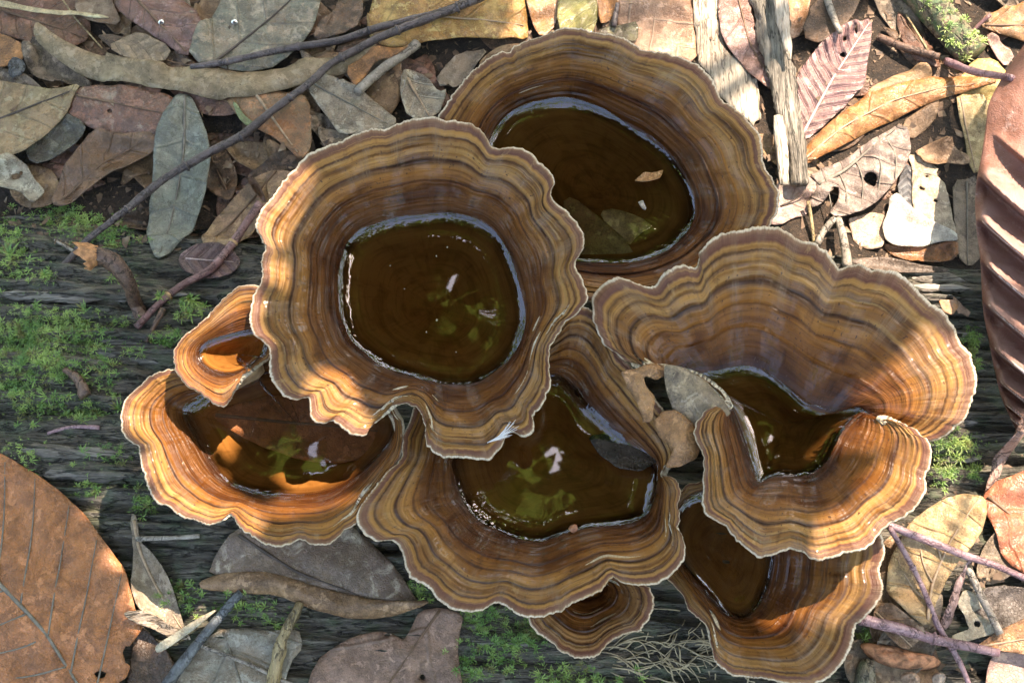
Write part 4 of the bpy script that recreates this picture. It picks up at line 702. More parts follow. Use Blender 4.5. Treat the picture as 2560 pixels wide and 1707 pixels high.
# --- lower right
leaf(q, 'dim grey-black leaf under the pale holed leaf', [(2425,1490),(2480,1460),(2600,1470),(2600,1570),(2500,1575),(2440,1560)], None, lm('d1',(.14,.12,.11),'dark'), curl=8)
leaf(q, 'pinkish tan leaf at the lower corner', [(2455,1740),(2470,1655),(2490,1625),(2640,1640),(2640,1740)], None, lm('d2','pink','mauve',spots=.3), curl=8, rib=None)
leaf(q, 'crumpled brown leaf below the yellow-tan leaf', [(2180,1535),(2212,1500),(2265,1541),(2312,1582),(2293,1605),(2266,1625),(2228,1598),(2196,1560)], [(2190,1530),(2280,1615)], lm('d3',(.30,.20,.13),'brown',spots=.2,veins=1.5), curl=20, rib=RIBT, ribw=3)
leaf(q, 'large yellow-tan leaf between the fan fungus and the red-orange leaf', [(2453,1237),(2401,1235),(2352,1251),(2293,1291),(2255,1327),(2228,1383),(2208,1433),(2212,1490),(2257,1540),(2306,1580),(2331,1519),(2358,1462),(2381,1421),(2421,1376),(2457,1318),(2466,1253)], [(2304,1575),(2330,1450),(2380,1340),(2450,1240)], lm('d4',(.46,.33,.17),(.33,.22,.12),spots=.3,veins=1.5,vk=-.2,rough=.5,vb=1.), curl=18, rib=RIBT, ribw=4, pleat=9, pn=1.8, pk=.6, veins=[[(2328,1455),(2300,1420),(2290,1340)],[(2318,1510),(2270,1470),(2235,1400)],[(2350,1400),(2330,1350),(2340,1280)]])
leaf(q, 'pale greenish leaf riddled with round holes', [(2390,1512),(2410,1476),(2446,1490),(2458,1514),(2428,1530),(2492,1564),(2489,1584),(2400,1606),(2376,1592),(2424,1574),(2414,1542)], None, lm('d5',(.44,.46,.38),'pale',spots=.2), curl=6, torn=1.5, holes=[(2440,1560,7,7)])
leaf(q, 'glossy red-orange leaf under the red twig end', [(2465,1216),(2491,1201),(2537,1187),(2640,1140),(2640,1490),(2527,1426),(2500,1385),(2482,1336),(2467,1289),(2460,1253)], [(2470,1240),(2560,1320),(2640,1370)], lm('d6',(.42,.17,.10),(.33,.12,.07),spots=.1,veins=.8,rough=.3), curl=26, rib=RIBB, wav=14)
leaf(q, 'orange-brown leaf with a pointed end over the pink twig', [(2429,1620),(2491,1577),(2540,1553),(2640,1520),(2640,1655),(2514,1629)], [(2432,1619),(2640,1585)], lm('d7',(.40,.20,.09),'brown',spots=.25,veins=1.,rough=.45), curl=14, rib=RIBT, ribw=3)
leaf('bark_strip', 'reddish bark strip propped against the red-orange leaf', [(2500,1080),(2511,1095),(2510,1150),(2493,1200),(2466,1228),(2453,1236),(2476,1136)], [(2505,1085),(2460,1232)], M_wood('red_bark', (.26, .15, .11), (.40, .27, .22), (1, .5, 1), 31, .7, 0, (.11, .06, .05), 1., 6), curl=-10, torn=2., cat='bark')
leaf('bark_strip', 'thin purple-brown bark strip across the yellow-tan leaf', [(2406,1400),(2420,1414),(2402,1452),(2384,1518),(2362,1568),(2333,1583),(2354,1520),(2378,1460)], [(2412,1405),(2345,1580)], M_wood('purple_bark', (.20, .13, .12), (.33, .23, .22), (1, .5, 1), 33, .6, 0, (.09, .05, .05), 1., 6), curl=-8, torn=2., cat='bark')
# --- lower left and bottom
leaf(q, 'dark brown leaf under the huge orange-brown leaf', [(345,1560),(374,1580),(433,1640),(460,1740),(320,1740),(330,1630)], None, lm('e1',(.15,.09,.06),'dark',rough=.4), curl=8)
leaf(q, 'bluish-grey flat leaf under the yellow stick', [(445,1690),(478,1631),(541,1577),(600,1571),(668,1580),(749,1570),(762,1618),(728,1656),(700,1760),(440,1760)], [(560,1580),(620,1760)], lm('e2',(.25,.255,.225),'grey',spots=.3,veins=1.,rough=.5), curl=8, rib=RIBG, ribw=3)
leaf(q, 'large pinkish-brown leaf with scalloped edge and small holes', [(750,1770),(787,1649),(834,1616),(889,1589),(947,1575),(983,1584),(1010,1602),(1028,1573),(1049,1526),(1105,1519),(1162,1535),(1148,1586),(1143,1640),(1168,1770)], [(1100,1525),(930,1770)], lm('e3',(.30,.19,.14),(.24,.155,.12),spots=.3,veins=.7,rough=.5), curl=-12, rib=RIBB, ribw=3, holes=[(1056,1691,6,6),(969,1586,7,4)], wav=10)
leaf(q, 'mottled grey-brown leaf with pale blotches under the amber pool fungus', [(517,1440),(541,1388),(590,1325),(700,1280),(850,1285),(934,1361),(988,1419),(1035,1487),(1053,1512),(916,1502),(780,1466),(645,1440)], [(600,1340),(740,1430),(900,1490)], lm('e4',(.15,.105,.085),(.24,.185,.14),spots=.4,pale=.75,rough=.35,spotscale=1.5), curl=-12, rib=RIBD, wav=12)
leaf(q, 'long rolled brown leaf edge in front of the mottled leaf', [(501,1457),(541,1437),(631,1431),(690,1435),(803,1471),(916,1498),(983,1508),(1083,1503),(1042,1524),(988,1539),(916,1546),(853,1543),(780,1521),(690,1486),(609,1482),(508,1477)], [(505,1465),(690,1460),(850,1520),(1080,1506)], lm('e5',(.30,.19,.11),'brown',spots=.3,rough=.5), curl=-26)
leaf(q, 'small upright grey leaf with pale streaks beside the huge orange-brown leaf', [(327,1280),(343,1291),(349,1352),(385,1383),(417,1428),(435,1474),(453,1541),(462,1575),(424,1570),(383,1543),(354,1525),(332,1465),(334,1406)], [(334,1284),(345,1370),(380,1450),(455,1572)], lm('e6',(.27,.235,.19),'grey',spots=.35,pale=.7,rough=.5), curl=34, rib=RIBT, ribw=4, lift=0)
leaf(q, 'huge smooth orange-brown leaf with a dark midrib overlapping the log', [(-160,1100),(0,1133),(45,1156),(104,1192),(158,1233),(212,1287),(271,1368),(316,1431),(343,1508),(358,1564),(338,1600),(316,1631),(311,1654),(326,1663),(316,1692),(289,1712),(290,1840),(-160,1840)], [(-160,1330),(-40,1420),(0,1456),(80,1539),(122,1586),(158,1650),(210,1730),(250,1840)], lm('e7',(.40,.165,.065),(.35,.14,.054),spots=.10,rough=.36), curl=-20, rib=RIBG, ribw=6.5, wav=12, torn=.6, pct=93, holes=[(318,1632,8,16),(252,1686,12,8)],
     veins=[[(0,1450),(10,1330),(18,1140)],[(58,1518),(78,1380),(90,1198)],[(126,1590),(150,1430),(172,1262)],[(180,1680),(215,1500),(243,1350)],[(235,1760),(270,1600),(306,1435)],[(20,1478),(-60,1508)],[(76,1536),(0,1568),(-80,1585)],[(126,1592),(60,1622),(-80,1650)],[(168,1668),(90,1690),(-60,1705)]])
leaf('bark_chip', 'pale splintered bark chip beside the huge orange-brown leaf', [(316,1538),(330,1532),(362,1530),(420,1560),(474,1586),(478,1600),(440,1596),(380,1574),(340,1560)], None, M_wood('chip', (.33, .23, .15), (.50, .40, .30), (.4, 1.5, 1), 41, .7), curl=8, torn=1.5, cat='bark')
leaf('grass_blade', 'pale dry grass sliver crossing the dark twig', [(390,1622),(400,1610),(460,1570),(540,1522),(548,1526),(480,1580),(420,1624),(396,1634)], None, lm('e8',(.46,.47,.38),'pale',spots=.1), curl=4, cat='grass')
leaf('grass_blade', 'straw-yellow dry grass blade across the pinkish leaf', [(-40,-4),(60,14),(180,34),(276,46),(272,52),(180,44),(60,26),(-40,10)], None, lm('e9',(.58,.50,.30),'cream',spots=.1), curl=4, cat='grass')
leaf('bark_chip', 'small blue-black bark chip beside the orange leaf scrap', [(22,160),(40,148),(66,160),(64,190),(40,206),(26,196)], None, M_wood('black_chip', (.05, .055, .06), (.10, .11, .12), (1, 1, 1), 43, .5), curl=-10, cat='bark')

# ------------------------------------------------------------------ twigs and sticks
def twig(label, pts, rad, mat, name='twig', ns=9, rough=.12, flat=1., bends=3., cat='twig', group=None, up=0., z=None, nodes=0, nodemat=None):
    p = np.array(pts, float); Ls = np.r_[0, np.cumsum(np.linalg.norm(np.diff(p, axis=0), axis=1))]; k = max(4, int(Ls[-1] / 22)); t = np.linspace(0, Ls[-1], k)
    q = np.stack([np.interp(t, Ls, p[:, 0]), np.interp(t, Ls, p[:, 1])], 1); r = np.interp(t, Ls, np.linspace(0, Ls[-1], len(np.atleast_1d(rad))) if np.ndim(rad) else [0, Ls[-1]], ) if False else np.interp(t / Ls[-1], np.linspace(0, 1, len(np.atleast_1d(rad))), np.atleast_1d(rad))
    if z is not None: zz = np.interp(t / Ls[-1], np.linspace(0, 1, len(np.atleast_1d(z))), np.atleast_1d(z))
    else:
        zz = np.full(k, 90.)
        for _ in range(4):
            w = un(q[:, 0], q[:, 1], zz); hs = hget(w[:, 0], w[:, 1]); c = np.polyfit(t, hs, 1); ln = np.polyval(c, t); zz = ln + np.percentile(hs - ln, 88) + r * flat * .8 + up
    w = un(q[:, 0], q[:, 1], zz); sd = int(abs(p).sum()) % 997
    w[:, :2] += bends * np.stack([vn(t / 70, t * 0, sd), vn(t / 70, t * 0, sd + 1)], 1)
    base = w[np.argmin(w[:, 2])].copy()
    v, f, tt, L = tube(w - base, r, ns, rough, sd, flat, step=11); o = mk(name, v, f, mat); o.location = base * S; tag(o, label, cat, group)
    hput(w[:, 0], w[:, 1], w[:, 2])
    for i in range(nodes):
        j = int((i + .6) / nodes * (len(w) - 2)); c = w[j] - base; d = w[j + 1] - w[j]; d /= np.linalg.norm(d)
        v, f, *_ = tube([c - d * 5, c - d * 1.5, c + d * 1.5, c + d * 5], r[j] * np.array([.9, 1.28, 1.28, .9]), ns, .15, sd + i, flat, step=3); b_ = mk('node', v, f, nodemat or mat); b_.parent = o
    return o
TWD = M_wood('dark_twig', (.075, .058, .058), (.15, .12, .115), (.6, .6, .6), 51, .4, 0, (.035, .025, .025), .6, 3)
TWR = M_wood('red_twig', (.20, .10, .095), (.31, .18, .17), (.6, .6, .6), 52, .45, 0, (.09, .04, .04), .5, 3)
TWP = M_wood('purple_twig', (.26, .15, .17), (.42, .28, .29), (.6, .6, .6), 53, .45, 0, (.12, .06, .07), .5, 3)
TWG = M_wood('grey_twig', (.20, .17, .135), (.36, .32, .27), (.5, .5, .5), 54, .65, 0, (.09, .07, .055), .8, 4)
TWB = M_wood('brown_twig', (.11, .06, .04), (.19, .115, .08), (.6, .6, .6), 55, .55, 0, (.04, .025, .02), .8, 4)
TWS = M_wood('straw_stick', (.28, .20, .09), (.44, .35, .19), (1, .3, 1), 56, .6, 0, (.10, .07, .04), .9, 4)
twig('broken grey stick in the dark hollow beneath the yellow-orange leaf', [(890,232),(978,156),(1045,110)], [13, 14], TWG)
twig('thin pale straw stem across the pinkish leaf', [(143,-20),(190,50),(254,122)], [2.5, 2], TWS)
twig('upper dark twig running into the long twig fork', [(475,169),(600,149),(745,116),(854,102),(927,76),(1145,18),(1200,-25)], [9, 10, 11], TWD, nodes=4)
twig('long dark twig slanting across the litter down to the mossy log', [(1225,-18),(1073,47),(949,91),(818,164),(764,214),(600,342),(527,378),(418,443),(309,527),(236,585),(182,640),(134,691)], [12, 11, 10, 11, 10, 8], TWD, nodes=8)
twig('reddish twig bent from the tan leaf down onto the log', [(650,512),(590,600),(530,672),(450,712),(385,770),(338,818)], [12, 10, 9, 9], TWR, nodes=2, nodemat=M_plain('node_tan', (.40, .25, .12)))
twig('short dark upright twig stub at the top by the olive leaf', [(1546,8),(1538,40),(1532,66)], [6, 9], TWD)
twig('small grey twig pair on the log by the long twig end', [(138,600),(180,628),(200,640)], [4, 4], TWG)
twig('slim dark twig propped beside the reddish twig', [(410,770),(385,815),(365,855)], [8, 4], TWB)
twig('blue-grey twig leaning over the bluish-grey leaf', [(400,1730),(450,1668),(520,1580),(602,1478)], [13, 12, 9], M_wood('blue_twig', (.085, .095, .10), (.17, .19, .20), (.5, .5, .5), 57, .5, 0, (.04, .04, .045), .6, 3))
twig('ragged yellow stick standing over the bluish-grey leaf', [(749,1505),(730,1545),(708,1586),(690,1650),(676,1740)], [8, 14, 13, 15], TWS, rough=.3, ns=12)
twig('thin grey stem crossing the bluish-grey leaf', [(500,1610),(600,1650),(740,1712)], [5, 4], TWG)
twig('thin pale sliver of wood in the dark gap under the amber pool fungus', [(340,1348),(420,1346),(500,1338)], [6, 5], TWG, flat=.6)
twig('slim red twig leading to the red-orange leaf', [(2212,1311),(2300,1342),(2400,1384),(2514,1426),(2600,1462)], [9, 9, 8, 7], TWP, up=6)
twig('thin purple twig running down beside the yellow-tan leaf', [(2222,1318),(2266,1388),(2311,1478),(2347,1568),(2392,1640),(2430,1730)], [6, 6, 7, 6], TWP, nodes=2, up=6)
twig('thick pink twig between the crumpled leaf and the orange chunk', [(2150,1545),(2243,1573),(2356,1604),(2500,1632)], [13, 12, 9], TWP, nodes=1)
twig('smooth grey twig over the pale holed leaf', [(2420,1415),(2464,1510),(2500,1584)], [8, 9], TWG)
twig('grey split twig beside the purple veined leaf', [(2060,-20),(2080,40),(2100,82)], [12, 7], TWG)
twig('dark twig stub under the mossy branch', [(2195,95),(2270,120),(2345,140)], [11, 10], TWB)
twig('purple twig under the upper corner leaf', [(2368,155),(2440,180),(2530,195)], [11, 9], TWP)
twig('thin reddish leaf stalk at the upper corner leaf', [(2425,90),(2445,62),(2480,35)], [5, 6], TWR)
twig('thin straw stem over the dark soil by the mossy branch', [(2268,40),(2295,85),(2322,130)], [3, 3], TWS)
twig('short straw stick beside the notch of the fan fungus', [(2020,505),(2030,560),(2036,612)], [5, 5], TWS)
twig('upright tan stick leaning on the fan fungus rim', [(2094,548),(2108,600),(2120,668)], [10, 12], TWG, ns=10)
twig('rough grey root piece behind the fan fungus notch', [(2040,612),(2062,570),(2088,545)], [11, 9], TWG, rough=.3)
twig('small brown root lying over the mossy ridges of the log', [(160,925),(195,945),(212,990)], [9, 14], TWB, rough=.3)
twig('thin purple bark curl in the log crack', [(120,1084),(180,1062),(250,1066)], [4, 5], TWP, flat=.6)
# rough split stick
def split_stick():
    m = M_wood('split_stick', (.13, .11, .085), (.34, .30, .24), (1.7, .12, .5), 61, .7, 0, (.045, .04, .032), 1., 5)
    o = twig('dark split stick between the wood slab and the purple leaf', [(1915,-40),(1935,100),(1960,230),(1985,350),(2000,462)], [46, 42, 34, 27, 22], m, name='split_stick', ns=22, rough=.20, flat=.6, cat='stick')
    m2 = M_wood('split_face', (.42, .35, .27), (.56, .50, .42), (1.7, .12, .5), 62, .7, 0, (.2, .16, .12), .8, 4)
    w = []
    for px, py, dz in ((1952,-40,40),(1955,40,38),(1968,110,36),(1975,150,34)):
        c = un(px, py, o.location[2] / S + 30 + dz); w.append(c - np.array(o.location) / S)
    v, f, *_ = tube(w, [20, 18, 14, 5], 10, .2, 3, .5); k = mk('split_face', v, f, m2); k.parent = o
    w = [un(px, py, o.location[2] / S + 34) - np.array(o.location) / S for px, py in ((1945,290),(1952,360),(1962,462))]
    v, f, *_ = tube(w, [12, 16, 12], 10, .3, 5, .5); k = mk('splinter', v, f, m2); k.parent = o
split_stick()
# hollow frayed twig on the log
def hollow():
    p = [log_at(352,792) - [0, 0, 6], log_at(345,770) + [0, 0, 26]]; p += [un(325,715,150 + 40), un(310,685,215), un(285,655,232), un(255,640,238), un(238,640,240)]
    base = p[0].copy(); v, f, *_ = tube(np.array(p) - base, [17, 15, 17, 19, 21, 20, 20], 16, .14, 7, cap=False, step=8); o = mk('hollow_twig', v, f, TWB); o.location = base * S
    tag(o, 'hollow broken twig with a frayed orange mouth sticking up from the log', 'twig')
    e = np.array(p[-1]) - base; d = np.array(p[-1]) - p[-2]; d /= np.linalg.norm(d); a = np.cross(d, [0, 0, 1.]); a /= np.linalg.norm(a); b = np.cross(a, d)
    V = []; ns = 40; rows = 7
    for i in range(rows):
        for j in range(ns):
            th = j / ns * 2 * math.pi; ln = 26 + 26 * max(0, vn(th * 1.6 + 3, 0, 9)) + 10 * vn(th * 6, 1, 4); s = i / (rows - 1)
            V.append(e - d * 6 + d * (s * ln) + (a * math.cos(th) + b * math.sin(th)) * (20.5 + 13 * s ** 1.5 + 3 * vn(th * 3, s * 2, 2)))
    Fc = [(i * ns + j, i * ns + (j + 1) % ns, (i + 1) * ns + (j + 1) % ns, (i + 1) * ns + j) for i in range(rows - 1) for j in range(ns)]
    k = mk('frayed_mouth', V, Fc, M_plain('frayed', (.42, .20, .085), .6, .4, 4, 8)); k.parent = o
    md = k.modifiers.new('th', 'SOLIDIFY'); md.thickness = 2 * S
hollow()
def mossy_branch():
    m = M_wood('mossy_bark', (.14, .13, .07), (.26, .20, .13), (.6, .6, .6), 65, .7, 1., (.10, .06, .045), 1., 6)
    o = twig('thick mossy branch end lying at the upper corner', [(2270,-60),(2330,20),(2390,90),(2434,138)], [50, 46, 42, 40], m, name='mossy_branch', ns=26, rough=.10, cat='branch')
    r = np.random.default_rng(3); me = np.array([v.co[:] for v in o.data.vertices]) / S; loc = np.array(o.location) / S
    top = me[(me[:, 2] > np.percentile(me[:, 2], 55))]; c = top[r.integers(0, len(top), 260)] + r.normal(0, 3, (260, 3)); e = un(2420,95,150)
    w = np.exp(-np.linalg.norm((c + loc - e)[:, :2], axis=1) / 60); c = c[r.random(260) < w + .15]
    v, f = sprigs(c, None, r.uniform(9, 17, len(c)), 9, r); k = mk('moss_tuft', v, f, MOSS, smooth=False); k.parent = o; k['kind'] = 'stuff'
mossy_branch()
# orange rotten chunk and crumbs
def lump(name, label, out, z0, hgt, mat, cat, sd):
    op = np.array(out, float); w = un(op[:, 0], op[:, 1], z0); c = w.mean(0); V = []; Fc = []; k = len(chaikin(w[:, :2], 2)); ring = chaikin(w[:, :2], 2)
    for i, s in enumerate(np.linspace(0, 1, 12)):
        for (x, y) in ring:
            q_ = np.array([x, y]) * (1 - s) + c[:2] * s; hh = hgt * math.sqrt(1 - (1 - s) ** 2); V.append([q_[0], q_[1], z0 + hh + 9 * vn(q_[0] / 16, q_[1] / 16, sd) * min(1, s * 4) + 5 * vn(q_[0] / 6, q_[1] / 6, sd + 1)])
    V.append([c[0], c[1], z0 + hgt]); Fc = [(i * k + j, i * k + (j + 1) % k, (i + 1) * k + (j + 1) % k, (i + 1) * k + j) for i in range(11) for j in range(k)] + [(11 * k + j, 11 * k + (j + 1) % k, len(V) - 1) for j in range(k)] + [tuple(range(k - 1, -1, -1))]
    if np.cross(w[1] - w[0], w[2] - w[0])[2] < 0: Fc = [t[::-1] for t in Fc]
    V = np.array(V); base = c.copy(); o = mk(name, V - base, Fc, mat); o.location = base * S; tag(o, label, cat); return o
RUSTW = M_plain('rust_crumb', (.36, .16, .08), .8, .6, 6, 5, 1.); CRB = M_plain('crumb', (.24, .16, .11), .85, .6, 7, 5, 1.)
zc_ = float(log_at(2250,1640)[2])
lump('rotten_wood_chunk', 'orange crumbling rotten wood chunk beside the pink twig', [(2140,1604),(2198,1608),(2266,1626),(2333,1640),(2358,1654),(2338,1672),(2266,1680),(2221,1668),(2176,1648)], zc_ - 8, 42, RUSTW, 'wood', 81)
lump('soil_crumb', 'lumpy reddish crumb below the orange rotten chunk', [(2240,1690),(2270,1676),(2300,1690),(2296,1720),(2250,1722)], zc_ - 8, 34, CRB, 'soil crumb', 82)
lump('soil_crumb', 'pale grey-brown crumb near the thin purple twig base', [(2325,1690),(2350,1676),(2368,1696),(2350,1716),(2330,1712)], zc_ - 8, 30, M_plain('crumb2', (.36, .28, .22), .85, .5, 8, 5, 1.), 'soil crumb', 83)
lump('bark_lump', 'grey-green bark lump under the edge of the lowest cup', [(2140,1660),(2165,1640),(2190,1660),(2186,1740),(2130,1740)], zc_ - 8, 36, M_wood('bark_lump', (.16, .15, .10), (.30, .26, .19), (1, .4, 1), 84, .8, .5), 'bark', 84)
# ------------------------------------------------------------------ things in and on the cups
leaf('dead_leaf', 'brown leaf sunk in the amber pool, dark arc of its edge showing', [(515,1035),(560,1015),(700,985),(880,990),(985,1050),(962,1105),(870,1165),(760,1155),(640,1112)], [(520,1035),(960,1080)], lm('s1',(.34,.13,.04),(.27,.10,.03),spots=.1), curl=8, z=318, wav=6, rib=RIBB)
leaf('dead_leaf', 'olive-brown leaf sunk upright in the large cup water', [(1404,505),(1430,488),(1500,545),(1562,602),(1592,645),(1450,652),(1420,600)], [(1415,495),(1585,640)], lm('s2',(.34,.27,.07),(.30,.14,.05),spots=.15), curl=6, z=304, wav=6)
leaf('dead_leaf', 'folded yellowish leaf tip sunk beside the olive-brown sunken leaf', [(1498,527),(1540,518),(1602,540),(1634,566),(1600,582),(1572,605),(1520,565)], [(1500,527),(1630,566)], lm('s3',(.46,.32,.11),(.42,.22,.08),spots=.15), curl=-14, z=314, wav=6)
leaf('bark_flake', 'tan flake floating on the large cup water', [(1584,452),(1610,432),(1636,430),(1660,424),(1650,450),(1618,456)], None, lm('s4',(.45,.27,.12),'orange',spots=.3), curl=8, z=333, torn=1.2, wav=3, cat='flake')
leaf('petal_scrap', 'white scrap floating on the large cup water', [(1595,505),(1606,502),(1610,512),(1616,524),(1606,522),(1600,514)], None, lm('s5','white','white',spots=0), curl=4, z=334, wav=2, cat='petal')
leaf('dead_leaf', 'black wet leaf floating in the inky pool', [(1470,1090),(1560,1078),(1668,1074),(1676,1096),(1640,1120),(1650,1150),(1600,1190),(1540,1180),(1500,1140)], [(1480,1095),(1660,1110)], lm('s6',(.02,.014,.01),(.012,.009,.007),rough=.3,spots=0), curl=24, z=336, torn=1., wav=8)
FRG = M_leaf('fungus_scrap', (.33, .18, .08), (.20, .10, .045), 91, rough=.45, spots=.5)
leaf('fungus_scrap', 'torn strip of tan fungus flesh beside the mottled leaf fragment', [(1548,937),(1600,919),(1640,905),(1668,905),(1670,930),(1642,946),(1612,942),(1620,970),(1637,985),(1637,1010),(1628,1052),(1605,1054),(1588,1000),(1568,962)], [(1550,935),(1610,930),(1615,1050)], FRG, curl=-22, z=462, wav=14, torn=2.5, cat='fungus piece')
leaf('dead_leaf', 'mottled grey leaf fragment lodged in the gap of the fan fungus', [(1660,915),(1710,918),(1770,948),(1815,1000),(1832,1034),(1790,1058),(1730,1064),(1690,1022),(1668,970)], [(1665,915),(1825,1035)], lm('s8',(.27,.21,.13),(.16,.13,.10),spots=.9,pale=.5,rough=.5,spotscale=2.2), curl=-26, z=452, tilt=(-.1, .05), wav=8, torn=1.)
leaf('fungus_scrap', 'crumpled brown fungus flap below the mottled leaf fragment', [(1632,1062),(1652,1030),(1690,1023),(1740,1058),(1757,1105),(1742,1150),(1700,1172),(1665,1165),(1690,1125),(1645,1092)], None, FRG, curl=-18, z=432, wav=18, torn=2.5, cat='fungus piece')
leaf('bark_flake', 'small pinkish speck of debris on the lip of the inky pool', [(1420,1322),(1428,1308),(1440,1310),(1446,1322),(1432,1332)], None, lm('s9',(.42,.20,.14),'rust'), curl=-8, z=362, wav=2, cat='flake')
DOT = M_plain('pale_speck', (.36, .31, .2), .4)
for px, py in [(1091,640),(1011,722),(1066,830),(1118,618),(1092,800),(975,664),(1140,880)]:
    t_ = np.linspace(0, 1, 7); c = un(px, py, 421); s = random.uniform(.9, 2.6); v, f, *_ = tube([[0, 0, -s], [0, 0, -.5 * s], [0, 0, .5 * s], [0, 0, s]], [s * .4, s, s, s * .4], 8, .2, px, step=1); o = mk('debris_speck', v, f, DOT); o.location = c * S
    tag(o, 'tiny pale debris speck floating on the topmost cup water', 'speck', 'specks floating on the topmost cup')
def feather():
    c = un(1240,1100,505); V = []; Fc = []
    for i in range(26):
        a = R(15 + 40 * (i / 25) + random.uniform(-22, 22)); L = random.uniform(18, 46); d = np.array([math.cos(a), math.sin(a) * .8, random.uniform(.05, .5)])
        v, f, *_ = tube([np.array([-18 + i * .9, -6 + i * .4, 2]), np.array([-10 + i, -3 + i * .5, 5]) + d * L * .5, np.array([-10 + i, -3 + i * .5, 4]) + d * L], [.8, .6, .25], 4, step=9); k0 = len(V); V += list(v); Fc += [tuple(x + k0 for x in t) for t in f]
    o = mk('down_feather', V, Fc, M_plain('down', (.75, .76, .78), .6, .1)); o.location = c * S; tag(o, 'wisp of white down caught on the drooping lobe of the topmost cup', 'feather')
feather()
def drop(px, py, r, label):
    c = un(px, py, 60)
    for _ in range(4): c = un(px, py, float(hget(c[0], c[1])))
    v, f, *_ = tube([[0, 0, -.2 * r], [0, 0, .15 * r], [0, 0, .45 * r], [0, 0, .68 * r], [0, 0, .8 * r]], [r * .9, r, r * .86, r * .55, r * .12], 18, step=.1 * r); o = mk('raindrop', v, f, WATER); o.location = c * S; tag(o, label, 'water drop')
drop(403, 57, 9, 'clear raindrop on the wet purple-brown leaf'); drop(586, 57, 10, 'clear raindrop on the large wet grey leaf')

# ------------------------------------------------------------------ unseen understorey sapling overhead, leaves laid out to shade the cups, leaving sun flecks
LIT = [([(1700,-200),(2800,-200),(2800,780),(2420,830),(2300,740),(2180,650),(1975,565),(1930,380),(1850,270),(1740,150)],150),
       ([(1300,-200),(1700,-200),(1700,140),(1600,110),(1440,60),(1310,60)],80),
       ([(2320,1080),(2480,1060),(2800,1040),(2800,1900),(2170,1900),(2160,1640),(2250,1500),(2230,1370),(2340,1250)],100),
       ([(2230,930),(2330,830),(2470,930),(2470,1020),(2340,1125),(2180,1055),(2180,1000)],500),
       ([(2240,1170),(2335,1150),(2310,1260),(2150,1395),(1980,1395),(2030,1310),(2140,1260)],470),
       ([(610,600),(670,440),(740,370),(800,420),(730,530),(700,630)],600),
       ([(765,1000),(840,930),(850,880),(960,900),(1000,950),(940,1000),(900,1090),(800,1065)],520),
       ([(290,1010),(350,945),(430,920),(510,1000),(470,1090),(320,1110)],450),
       ([(425,880),(470,830),(540,790),(570,860),(545,960),(575,1005),(540,1022),(420,945)],520),
       ([(640,1225),(800,1225),(840,1260),(700,1290)],400),
       ([(310,1430),(365,1560),(335,1660),(250,1730),(285,1570)],130),
       ([(320,1370),(400,1390),(430,1410),(480,1420),(550,1490),(540,1540),(460,1575),(370,1545)],120)]
HP = 3700.
GAPS = []                       # openings in the foliage that the pools mirror as spots of sky
for (gx_, gy_, gz_, gr_) in ((1345,1185,340,.013),(1362,1215,340,.008),(1300,1130,340,.005),(1320,1240,340,.006),(1160,740,420,.004),(1190,780,420,.006),(1905,1120,400,.005),(760,1130,355,.005)):
    P_ = un(gx_, gy_, gz_); v_ = (P_ - CAM) / np.linalg.norm(P_ - CAM); GAPS.append((P_, v_ * [1, 1, -1], gr_))
def in_gap(q_, L):
    for P_, d_, r_g in GAPS:
        k = q_ - P_; s_g = k @ d_
        if s_g > 0 and np.linalg.norm(k - d_ * s_g) < r_g * s_g + L * .42: return True
    return False
def topl(px, py, z): w = un(px, py, z); return (w + LDIR * ((HP - w[..., 2]) / LDIR[2])[..., None])[..., :2]
polys = [topl(np.array(p)[:, 0], np.array(p)[:, 1], np.full(len(p), float(z))) for p, z in LIT]
cor = topl(np.array([-300, 2860, 2860, -300]), np.array([-250, -250, 1950, 1950]), np.full(4, 200.)); lo = cor.min(0); hi = cor.max(0); lo[0] -= 1700; lo[1] -= 500
rc = np.random.default_rng(12); LV = []; LF = []
cov = np.zeros((140, 170)); 
def cell(p): return np.clip(((p[:, 1] - lo[1]) / (hi[1] - lo[1]) * 139).astype(int), 0, 139), np.clip(((p[:, 0] - lo[0]) / (hi[0] - lo[0]) * 169).astype(int), 0, 169)
def try_leaf(L, w):
    c = lo + rc.random(2) * (hi - lo); a = rc.random() * 6.28; z = HP + rc.uniform(-260, 260)
    t = np.array([0, .18, .4, .65, .85, 1]); ww = w * np.array([.05, .75, 1, .8, .42, .02]); d = np.array([math.cos(a), math.sin(a)]); nn = np.array([-d[1], d[0]])
    mid = c + np.outer((t - .5) * L, d); l = mid + np.outer(ww, nn); r = mid - np.outer(ww, nn); P2 = np.concatenate([l, mid, r])
    for pl in polys:
        if inside(pl, P2[:, 0], P2[:, 1]).any(): return
    if in_gap(np.array([c[0], c[1], z]), L): return
    i, j = cell(P2)
    if (cov[i, j] > 0).mean() > .82: return
    fs = np.linspace(0, 1, 9); full = np.concatenate([l + (r - l) * k for k in fs]); i, j = cell(full); cov[i, j] += 1
    sh = LDIR[:2] * ((z - HP) / LDIR[2]); zl = z + rc.normal(0, .12) * (t - .5) * L - 30 * (2 * t - 1) ** 2; k0 = len(LV)
    for P_, dz in ((l, 12), (mid, 0), (r, 12)):
        for q_, zz_ in zip(P_, zl): LV.append([q_[0] + sh[0], q_[1] + sh[1], zz_ + dz])
    for k in range(5): LF.append((k0 + k, k0 + k + 1, k0 + 7 + k, k0 + 6 + k)); LF.append((k0 + 6 + k, k0 + 7 + k, k0 + 13 + k, k0 + 12 + k))
for k in range(2600): try_leaf(rc.uniform(380, 620), rc.uniform(80, 125))
for k in range(5000): try_leaf(rc.uniform(150, 260), rc.uniform(34, 60))
